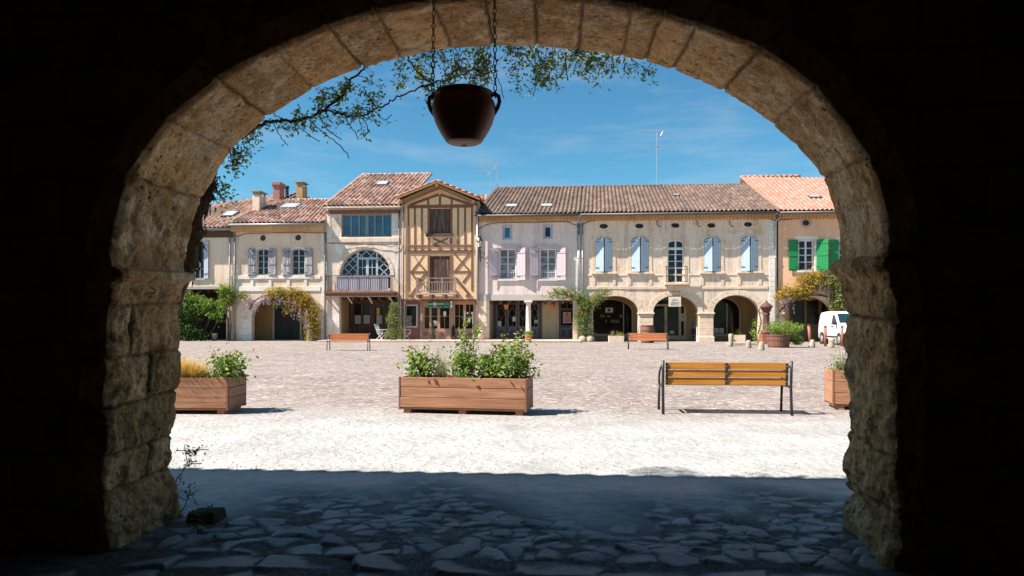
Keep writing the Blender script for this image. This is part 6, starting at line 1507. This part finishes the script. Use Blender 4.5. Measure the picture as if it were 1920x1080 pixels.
bush('climbing_rose', 'leggy yellow green rose growing up behind the rusty pump', 'rose', Vector((P(1428, 640, 41.5).x, 41.5, 0)), .7, 2.3, 22, 700, .10, 'limeleaf', 'rosetip', None, ragged=.6, tip=.06)
bush('climbing_rose', 'yellow green bush between the pump and the galvanised drainpipe', 'rose', Vector((P(1450, 640, 42).x, 42, 0)), .6, 2.6, 18, 700, .10, 'limeleaf', None, None, ragged=.5)
# terracotta pots
def pot(label, px, ptop, pbase, wpx, Y, group='terracotta pots', z0=0.12, plant=True, mat='terracotta', hang=0):
    k = mpp(px, Y); x = P(px, 600, Y).x; zb = P(px, pbase, Y).z if hang else z0; h = (pbase - ptop) * k; r = wpx * k / 2
    t = thing('flower_pot', label, 'flower pot', (x, Y, zb), group)
    MB().lathe([(0, 0), (r*.62, 0), (r*.9, h*.7), (r*.93, h*.78), (r, h*.79), (r, h), (r*.9, h), (r*.86, h*.8), (0, h*.8)], 20, (x, Y, zb)).build('pot_body', M[mat], t, True)
    if hang:
        m = MB()
        for a in (0, 2.1, 4.2): m.tube([(x + r*.95*math.cos(a), Y + r*.95*math.sin(a), zb + h), (x, Y, zb + h + hang)], .008, 4)
        m.build('hanging_wire', M['iron'], t)
    return Vector((x, Y, zb + h * .85)), r
q_, r_ = pot('terracotta pot with clipped green plant at foot of white column', 991, 630, 641, 15, 42.0)
bush('potted_plant', 'round bright green plant in the pot by the white column', 'plant', q_, .26, .30, 30, 700, .06, 'rose', None, None, ragged=.1)
pot('terracotta pot hanging before the grey folding doors', 949, 571, 580, 10.5, HY + .9, 'hanging terracotta pots', hang=.35); pot('terracotta pot hanging before ochre wall near the dark blue door', 1036, 571, 579, 9.5, HY + 1.4, 'hanging terracotta pots', hang=.35)
x = P(902, 640, 42.6).x; t = thing('stone_urn', 'small pale stone urn with ball on top at corner of pink house', 'urn', (x, 42.6, .12)); MB().lathe([(0, 0), (.15, 0), (.2, .3), (.21, .33), (0, .33)], 16, (x, 42.6, .12)).build('urn_body', M['stonetrim'], t, True); MB().lathe([(0, .331), (.1, .335), (.17, .42), (.16, .52), (.08, .59), (0, .6)], 16, (x, 42.6, .12)).build('ball', M['stonetrim'], t, True)
def cypress(label, px, ptop, pbase, wpx, Y):
    k = mpp(px, Y); x = P(px, 600, Y).x; h = (pbase - ptop) * k; r = wpx*k/2; t = thing('potted_conifer', label, 'conifer', (x, Y, .12), 'dark potted conifers by the shop'); lv = []
    MB().lathe([(0, 0), (.13, 0), (.16, .25), (0, .25)], 14, (x, Y, .12)).build('pot', M['iron'], t); MB().tube([(x, Y, .3), (x, Y, h*.8)], .02, 5).build('trunk', M['bark'], t)
    for _ in range(1100):
        u = random.random(); rr = r * math.sin(math.pi * min(1, .12 + u * .88)) ** .6 * math.sqrt(random.random()); a = random.uniform(0, 6.28); lv.append((x + rr*math.cos(a), Y + rr*math.sin(a), .34 + (h - .25) * u))
    leaf_cloud('foliage', lv, .06, M['cypress'], t, asp=.3)
cypress('narrow dark conifer in pot before the shop door', 813, 607, 638, 10, HY - .1); cypress('dark conifer half hidden beside the red shop post', 850, 611, 638, 8, HY - .1)
# columnar shrub and white garden chairs before the fan window house
c = Vector((P(739, 640, 42.4).x, 42.4, .12)); t = thing('columnar_shrub', 'tall narrow green shrub growing before the fan window house', 'shrub', tuple(c)); lv = []
m = MB()
for _ in range(7): m.tube([c + Vector((random.gauss(0, .1), random.gauss(0, .1), 0)), c + Vector((random.gauss(0, .2), random.gauss(0, .1), 1.9))], [.03, .01], 5)
m.build('stems', M['bark'], t)
for _ in range(3000):
    u = random.random(); rr = (.62 - .28 * u + .1 * math.sin(u * 14)) * math.sqrt(random.random()) * (1 if u < .93 else .6); a = random.uniform(0, 6.28); lv.append(c + Vector((rr*math.cos(a), rr*math.sin(a)*.7, .1 + 2.2 * u + random.gauss(0, .04))))
leaf_cloud('foliage', lv, .085, M['shrub'], t, asp=.5)
def garden_chair(label, px, Y, rz):
    t = thing('garden_chair', label, 'chair', (0, 0, 0), 'white garden chairs by the tall shrub')
    m = MB()
    for k in range(5): m.bar((-.2 + .1*k, -.20, .42), (-.2 + .1*k, -.42, .98), .06, .02, (0, 1, 0))
    m.bar((-.24, -.42, .98), (.24, -.42, .98), .05, .03); m.build('backrest', M['canvas'], t)
    m = MB()
    for k in range(5): m.box(-.24, .24, -.2 + .09*k, -.13 + .09*k, .40, .42)
    m.build('seat', M['canvas'], t)
    for sx_ in (-.22, .22):
        MB().bar((sx_, .22, 0), (sx_, -.2, .44), .035, .035).build('leg', M['canvas'], t); MB().bar((sx_, -.3, 0), (sx_, .2, .41), .035, .035).build('leg', M['canvas'], t)
        m = MB(); m.bar((sx_ * 1.15, -.28, .64), (sx_ * 1.15, .22, .64), .04, .03); m.bar((sx_ * 1.15, .2, .42), (sx_ * 1.15, .2, .63), .03, .03); m.build('armrest', M['canvas'], t)
    t.location = (P(px, 640, Y).x, Y, .12); t.rotation_euler = (0, 0, rz)
garden_chair('white slatted garden chair left of the tall narrow shrub', 716, 43.0, -1.9); garden_chair('white garden chair right of the tall narrow shrub', 763, 42.9, -1.3)
t = thing('zinc_bucket', 'grey zinc bucket in shadow below the leftmost house', 'bucket', tuple(Vector((P(402, 640, HY - .3).x, HY - .3, 0)))); MB().lathe([(0, 0), (.15, 0), (.2, .48), (.21, .5), (.19, .5), (.14, .05), (0, .05)], 18, t.location).build('bucket_body', M['galv'], t, True); m = MB(); m.tube([t.location + Vector((.2*math.cos(a), 0, .5 + .12*math.sin(a))) for a in np.linspace(0, math.pi, 10)], .01, 5); m.build('handle', M['iron'], t)
# ------------------------------------------------------------------ plants on the facades
def cloud_on(path, n, rad, Y, dy=.3, taper=None):
    q = wpath(path, Y, None, 8, .0); out = []
    for _ in range(n):
        u = random.random(); p = q[int(u * (len(q) - 1))]; r = rad * (taper(u) if taper else 1) * math.sqrt(random.random()); a = random.uniform(0, 6.28)
        out.append(p + Vector((r*math.cos(a), random.uniform(-dy, .05), r*math.sin(a))))
    return out
def clump(pts, k=26, rad=.16):
    """pull points into ragged tufts so gaps show"""
    pts = [Vector(p) for p in pts]; n = len(pts); ctr = random.sample(pts, max(4, n // k)); out = []
    for c_ in ctr:
        m = random.randint(k // 2, int(k * 1.5)); s_ = rad * random.uniform(.6, 1.2)
        out += [c_ + Vector((random.gauss(0, s_), random.gauss(0, s_ * .7), random.gauss(0, s_ * .7))) for _ in range(m)]
    return out
def racemes(tops, ln, size=.05):
    out = []
    for p in tops:
        L_ = ln * random.uniform(.6, 1.2)
        for k in range(int(26 * L_ / ln)):
            u = random.random(); r = .10 * (1 - .8 * u); out.append(Vector(p) + Vector((random.gauss(0, r*.6), random.gauss(0, r*.6) - .1, -L_ * u)))
    return out
def wisteria(label, stems, leafpaths, greens, rac, loc):
    t = thing('wisteria', label, 'wisteria', loc, 'wisterias on the arcades'); m = MB()
    for pts, Y, r in stems: m.tube(wpath(pts, Y, None, 8, .012), r, 6)
    m.build('stem', M['bark'], t, True)
    lv = []
    for p, n, r, Y in leafpaths: lv += clump(cloud_on(p, n * 2, r, Y), 30, .15)
    leaf_cloud('leaves', lv, .14, M['wist'], t, asp=.42, droop=.6)
    lg = []
    for p, n, r, Y in greens: lg += clump(cloud_on(p, n * 2, r, Y), 24, .15)
    if lg: leaf_cloud('green_leaves', lg, .14, M['wistg'], t, asp=.5, droop=.4)
    tops = []
    for p, n, r, Y in rac: tops += cloud_on(p, n, r, Y, .35)
    leaf_cloud('flower_racemes', racemes(tops, .55), .07, M['petal'], t, asp=.8)
YW = HY - .12
wisteria('bronze leaved wisteria with lilac flowers draped round the cream arch', [([(588, 640), (586, 610), (582, 580), (560, 560), (520, 550), (480, 562), (468, 580)], YW, .06), ([(588, 640), (592, 600), (575, 570), (540, 555)], YW, .045)],
  [([(505, 551), (530, 546), (560, 552), (585, 566)], 900, .33, YW), ([(545, 562), (570, 572), (590, 585)], 1100, .55, YW), ([(588, 588), (590, 610), (586, 638)], 800, .38, YW), ([(540, 578), (556, 580)], 220, .25, YW)],
  [([(520, 552), (545, 550)], 140, .25, YW), ([(452, 550), (462, 570)], 90, .2, YW), ([(518, 570), (522, 572)], 40, .12, YW)],
  [([(470, 568), (490, 556), (520, 556)], 42, .35, YW), ([(520, 560), (556, 562)], 26, .25, YW), ([(560, 580), (590, 590)], 26, .4, YW), ([(580, 600), (590, 630)], 22, .35, YW)], (P(588, 640, YW).x, YW, 0))
wisteria('golden wisteria hanging over the orange house arch near the van', [([(1460, 640), (1458, 590), (1470, 575), (1495, 560), (1530, 553), (1565, 560)], YW, .05), ([(1458, 585), (1480, 572), (1500, 556), (1520, 548)], YW, .04)],
  [([(1462, 550), (1490, 546), (1515, 548)], 900, .45, YW), ([(1505, 530), (1530, 524), (1550, 530)], 1000, .5, YW)],
  [([(1540, 530), (1562, 530), (1575, 560), (1568, 580)], 1300, .5, YW), ([(1575, 545), (1590, 560)], 500, .4, YW)],
  [([(1465, 558), (1480, 566)], 12, .3, YW), ([(1540, 540), (1575, 550)], 14, .5, YW)], (P(1460, 640, YW).x, YW, 0))
# rambling rose between pink house and arcaded house
YR = HY - .3; t = thing('climbing_rose', 'red flowered rambling rose climbing between pink house and stone arches', 'rose', (P(1098, 640, YR).x, YR, 0)); m = MB()
m.tube(wpath([(1100, 640), (1099, 610), (1093, 585), (1080, 562), (1055, 552), (1032, 556)], YR, None, 8, .01), .035, 6); m.tube(wpath([(1100, 640), (1102, 600), (1108, 570), (1130, 552), (1142, 546)], YR, None, 8, .01), .03, 6); m.build('stem', M['bark'], t, True)
lv = clump(cloud_on([(1034, 554), (1060, 550), (1085, 560), (1095, 575)], 1800, .36, YR), 18, .15) + clump(cloud_on([(1095, 590), (1097, 612), (1102, 636)], 1800, .46, YR), 18, .15) + clump(cloud_on([(1100, 580), (1115, 562), (1138, 550)], 1700, .36, YR), 18, .15)
leaf_cloud('leaves', lv, .10, M['shrub'], t, asp=.55); leaf_cloud('green_leaves', lv[::3], .10, M['limeleaf'], t, asp=.55)
leaf_cloud('blossom', clump(cloud_on([(1034, 554), (1060, 550), (1085, 560), (1096, 575), (1115, 562), (1138, 550)], 170, .40, YR), 4, .05), .10, M['redpetal'], t, asp=.9)
for px, w in ((1092, .25), (1106, .3)):
    q = G(px, 640.5); m = MB(); m.lathe([(w, -.05), (w*1.05, .12), (w*.8, .3), (w*.3, .38), (0, .4)], 10, (q.x, q.y - .3, 0), lambda a, z: 1 + .15*math.sin(3*a + w*40)); tag(m.build('edging_stone', M['rock'], None, True, loc=(q.x, q.y - .3, 0)), 'rough edging stone at foot of the rambling rose, ' + ('left one' if px < 1100 else 'right one'), 'stone', 'edging stones')
# leafy climber and shrub at the leftmost house
YL = HY - .5; t = thing('leafy_shrub', 'big green shrub filling dark opening of the leftmost house', 'shrub', (P(370, 640, YL).x, YL, 0)); m = MB()
for a, c in ((352, 575), (372, 565), (392, 575), (410, 580)): m.tube(wpath([(365 + (a - 365) * .4, 640), (a, 600), (a + 4, c)], YL, None, 5, .02), .035, 5)
m.build('stems', M['bark'], t, True)
leaf_cloud('dark_leaves', clump(cloud_on([(346, 560), (352, 600), (350, 638)], 3500, .75, YL, .6) + cloud_on([(350, 625), (385, 634)], 1500, .45, YL, .6), 22, .16), .13, M['darkleaf'], t, asp=.65)
leaf_cloud('bright_leaves', clump(cloud_on([(350, 560), (372, 570), (400, 580), (412, 592)], 2600, .55, YL, .6), 22, .15) + clump(cloud_on([(350, 575), (375, 585)], 1300, .6, YL, .5), 20, .15), .13, M['rose'], t, asp=.65)
t = thing('climbing_plant', 'lime green climber on drainpipe corner left of the wisteria arch', 'climber', (P(428, 640, YL).x, YL + .3, 0)); m = MB()
m.tube(wpath([(427, 640), (428, 610), (425, 585), (428, 560), (425, 545)], YL + .3, None, 6, .02), .04, 6); m.tube(wpath([(430, 640), (434, 610), (430, 590)], YL + .3, None, 6, .02), .02, 5); m.tube(wpath([(428, 570), (437, 556), (445, 566), (443, 580)], YL + .3, None, 6, .02), .015, 5); m.build('stem', M['bark'], t, True)
leaf_cloud('leaves', clump(cloud_on([(398, 588), (415, 580), (424, 560), (422, 540), (436, 556)], 2600, .42, YL + .2, .4), 22, .13) + cloud_on([(434, 555), (440, 575)], 120, .25, YL + .3), .12, M['limeleaf'], t, asp=.65)
# ------------------------------------------------------------------ white van behind the right pier
def van():
    t = thing('delivery_van', 'small white van parked facing the square before the orange house', 'van', (0, 0, 0))
    Wd = .86; prof = [(-2.0, .38), (-2.03, .8), (-1.98, 1.2), (-1.84, 1.68), (-1.7, 1.80), (-1.0, 1.85), (.2, 1.84), (.55, 1.76), (1.18, 1.16), (1.75, 1.02), (1.98, .86), (2.05, .6), (2.02, .36), (1.78, .3), (-1.85, .3)]
    # body with rounded flanks: lofted cross-sections
    m = MB(); n = len(prof); lays = [(-1.0, 1.0, .90), (-.94, .97, .97), (-.8, .985, 1.0), (.8, .985, 1.0), (.94, .97, .97), (1.0, 1.0, .90)]
    ws = [-Wd, -Wd + .03, -Wd + .12, Wd - .12, Wd - .03, Wd]
    scl = [.95, .985, 1.0, 1.0, .985, .95]
    for w, s_ in zip(ws, scl):
        for a, z in prof:
            tum = 1 - max(0, z - 1.0) * .11 if abs(w) > .5 else 1
            m.v.append((w * tum, a * s_, .95 + (z - .95) * s_))
    for i in range(len(ws) - 1):
        for k in range(n): a = i*n + k; b_ = i*n + (k+1) % n; m.f.append((a, b_, b_ + n, a + n))
    m.f.append(tuple(range(n))); m.f.append(tuple(reversed(range((len(ws)-1)*n, len(ws)*n))))
    m.v = [(x, -y, z) for x, y, z in m.v]
    m.build('body', M['bodywhite'], t, True, bevel=0)
    sidex = lambda z: Wd * (1 - max(0, z - 1.0) * .11) * 1.0
    for sg in (-1, 1):
        g = MB(); poly = [(-.9, 1.12), (-.12, 1.12), (-.12, 1.16), (-.52, 1.62), (-.86, 1.66)]
        poly = [(.22, 1.14), (1.02, 1.14), (.98, 1.2), (.56, 1.62), (.28, 1.66)]
        fn = lambda a, z, k: (sg * (sidex(z) + k), -a, z)
        g.prism(poly, fn, -.02, .02); g.build('side_window', M['glass'], t)
        for a0, z0, a1, z1 in ((.16, .42, .16, 1.72), (1.06, .5, 1.06, 1.14), (.16, .42, .98, .42), (-1.0, .42, -1.0, 1.7)): d_ = MB(); d_.bar((sg * (sidex((z0+z1)/2) + .004), -a0, z0), (sg * (sidex((z0+z1)/2) + .004 - (0)), -a1, z1), .012, .012); d_.build('door_seam', M['rubber'], t)
        h = MB(); h.box(sg * Wd - .005 if sg > 0 else sg * Wd - .03, sg * Wd + .03 if sg > 0 else sg * Wd + .005, -.42, -.22, 1.0, 1.05); h.build('door_handle', M['rubber'], t)
        mm = MB(); x = sg * (Wd + .12); mm.lathe([(0, -.1), (.07, -.09), (.09, 0), (.07, .1), (0, .11)], 10, (x, -.98, 1.2)); mm.box(min(x, sg*Wd), max(x, sg*Wd), -1.0, -.96, 1.12, 1.16); mm.build('mirror', M['rubber'], t)
        hl = MB(); hl.prism([(sg*.45, .70), (sg*.78, .72), (sg*.80, .95), (sg*.62, .92)], lambda a, z, k: (a, -(1.90 - (z - .7) * .55 + k), z), -.06, .1); hl.build('headlight', M['galv'], t)
        b_ = MB(); b_.box(sg*Wd - .01, sg*Wd + .012, -1.0, 1.2, .42, .5); b_.build('rubbing_strip', M['rubber'], t)
        for a in (-1.32, 1.32):
            w = MB(); ri = MB(); ar = MB()
            def ring(mb, prof_):
                base = len(mb.v); N = 24
                for r, x in prof_:
                    for k in range(N): th = 2*math.pi*k/N; mb.v.append((sg * x, -a + r*math.cos(th), .31 + r*math.sin(th)))
                for i in range(len(prof_) - 1):
                    for k in range(N): q0 = base + i*N + k; q1 = base + i*N + (k+1) % N; mb.f.append((q0, q1, q1+N, q0+N))
                mb.f.append(tuple(base + k for k in range(N))); mb.f.append(tuple(base + (len(prof_)-1)*N + k for k in range(N)))
            ring(ar, [(.38, Wd - .25), (.38, Wd + .006), (.36, Wd + .007)]); ar.build('wheel_arch', M['rubber'], t)
            ring(w, [(.24, Wd - .16), (.31, Wd - .16), (.315, Wd + .0), (.29, Wd + .02), (.2, Wd + .021)]); wo = w.build('wheel', M['rubber'], t, True)
            ring(ri, [(.2, Wd + .012), (.19, Wd + .028), (.08, Wd + .02), (.06, Wd + .035)]); ri.build('rim', M['galv'], wo, True)
    g = MB(); g.prism([(-.70, 1.72), (.70, 1.72), (.76, 1.22), (-.76, 1.22)], lambda a, z, k: (a, -(.565 + (1.745 - z) * 1.03 + .012 + k), z), 0, .012); g.build('windscreen', M['glassvan'], t)
    b_ = MB(); b_.box(-.8, .8, -2.1, -2.0, .36, .6); b_.build('bumper', M['bodywhite'], t, bevel=.03); gr = MB(); gr.box(-.4, .4, -2.06, -1.9, .66, .8); gr.build('grille', M['rubber'], t)
    return t
vn = van(); r0 = G(1541, 645); f0 = G(1567, 649.5)
a = math.atan2(f0.x - r0.x, -(f0.y - r0.y)); a = math.radians(-2)
vn.rotation_euler = (0, 0, a)
# local left-rear wheel (-.86, 1.32) sits at r0
lx, ly = -.86, 1.32
vn.location = (r0.x - (lx*math.cos(a) - ly*math.sin(a)), r0.y - (lx*math.sin(a) + ly*math.cos(a)), 0)
# ------------------------------------------------------------------ weeds and loose stone at the left pier
def weed(label, pts, Y, n, size):
    q = wpath(pts, Y, None, 6, .004); t = thing('weed', label, 'weed', tuple(q[0]), 'weeds growing from the left pier'); m = MB(); m.tube(q, [(.0032 - .00006 * i) for i in range(len(q))], 5); lv = []
    for _ in range(n // 7):
        p = q[int((.25 + .75 * random.random()) * (len(q) - 1))]; e = p + Vector((random.gauss(0, .06), random.gauss(0, .05), random.gauss(.02, .04))); m.tube([p, e], .0025, 4)
        for _ in range(7): lv.append(p.lerp(e, random.uniform(.3, 1.1)) + Vector((random.gauss(0, .012), random.gauss(0, .012), random.gauss(0, .012))))
    m.build('stem', M['stem'], t); leaf_cloud('leaves', lv, size, M['darkleaf'], t, asp=.4)
weed('weed sprouting from the left pier against the sunlit gravel', [(328, 902), (340, 888), (352, 868), (362, 850), (372, 838)], 4.28, 110, .024)
weed('low weed at foot of the left pier above the loose stone', [(340, 960), (352, 935), (358, 920)], 4.3, 50, .022)
weed('dark weed in front of loose stone beside the left pier', [(372, 1010), (370, 985), (378, 965)], 4.0, 90, .028)
c = G(383, 985); m = MB(); m.add([tuple(Vector((c.x, c.y, 0)) + Vector(v)) for v in ((-.11,-.05,-.02),(.10,-.07,-.02),(.115,.1,-.02),(-.1,.12,-.02),(-.1,-.04,.085),(.085,-.055,.095),(.10,.09,.10),(-.09,.1,.09))], [(3,2,1,0),(4,5,6,7),(0,1,5,4),(1,2,6,5),(2,3,7,6),(3,0,4,7)])
tag(m.build('loose_stone', M['darkrock'], None, loc=(c.x, c.y, 0), bevel=.018), 'dark squared loose stone lying at foot of the left pier', 'stone')
# loose pebbles scattered on the square (nobody could count them)
v = []; f = []
for i in range(7000):
    y = 5.6 + 34 * rng.random() ** 2.2; x = rng.uniform(-.62, .62) * y * .95 - .05 * y; r = rng.uniform(.004, .012) * (1 + y / 22); b = len(v)
    jj = rng.uniform(.7, 1.3, 6)
    for k in range(5): th = 2*math.pi*k/5 + i; v.append((x + r*jj[k]*math.cos(th), y + r*jj[k]*math.sin(th), -.001))
    v.append((x, y, r * .75 * jj[5]))
    f += [(b + k, b + (k+1) % 5, b + 5) for k in range(5)]
tag(np_mesh('loose_gravel', np.array(v), f, M['pebble'], None, False), kind='stuff')
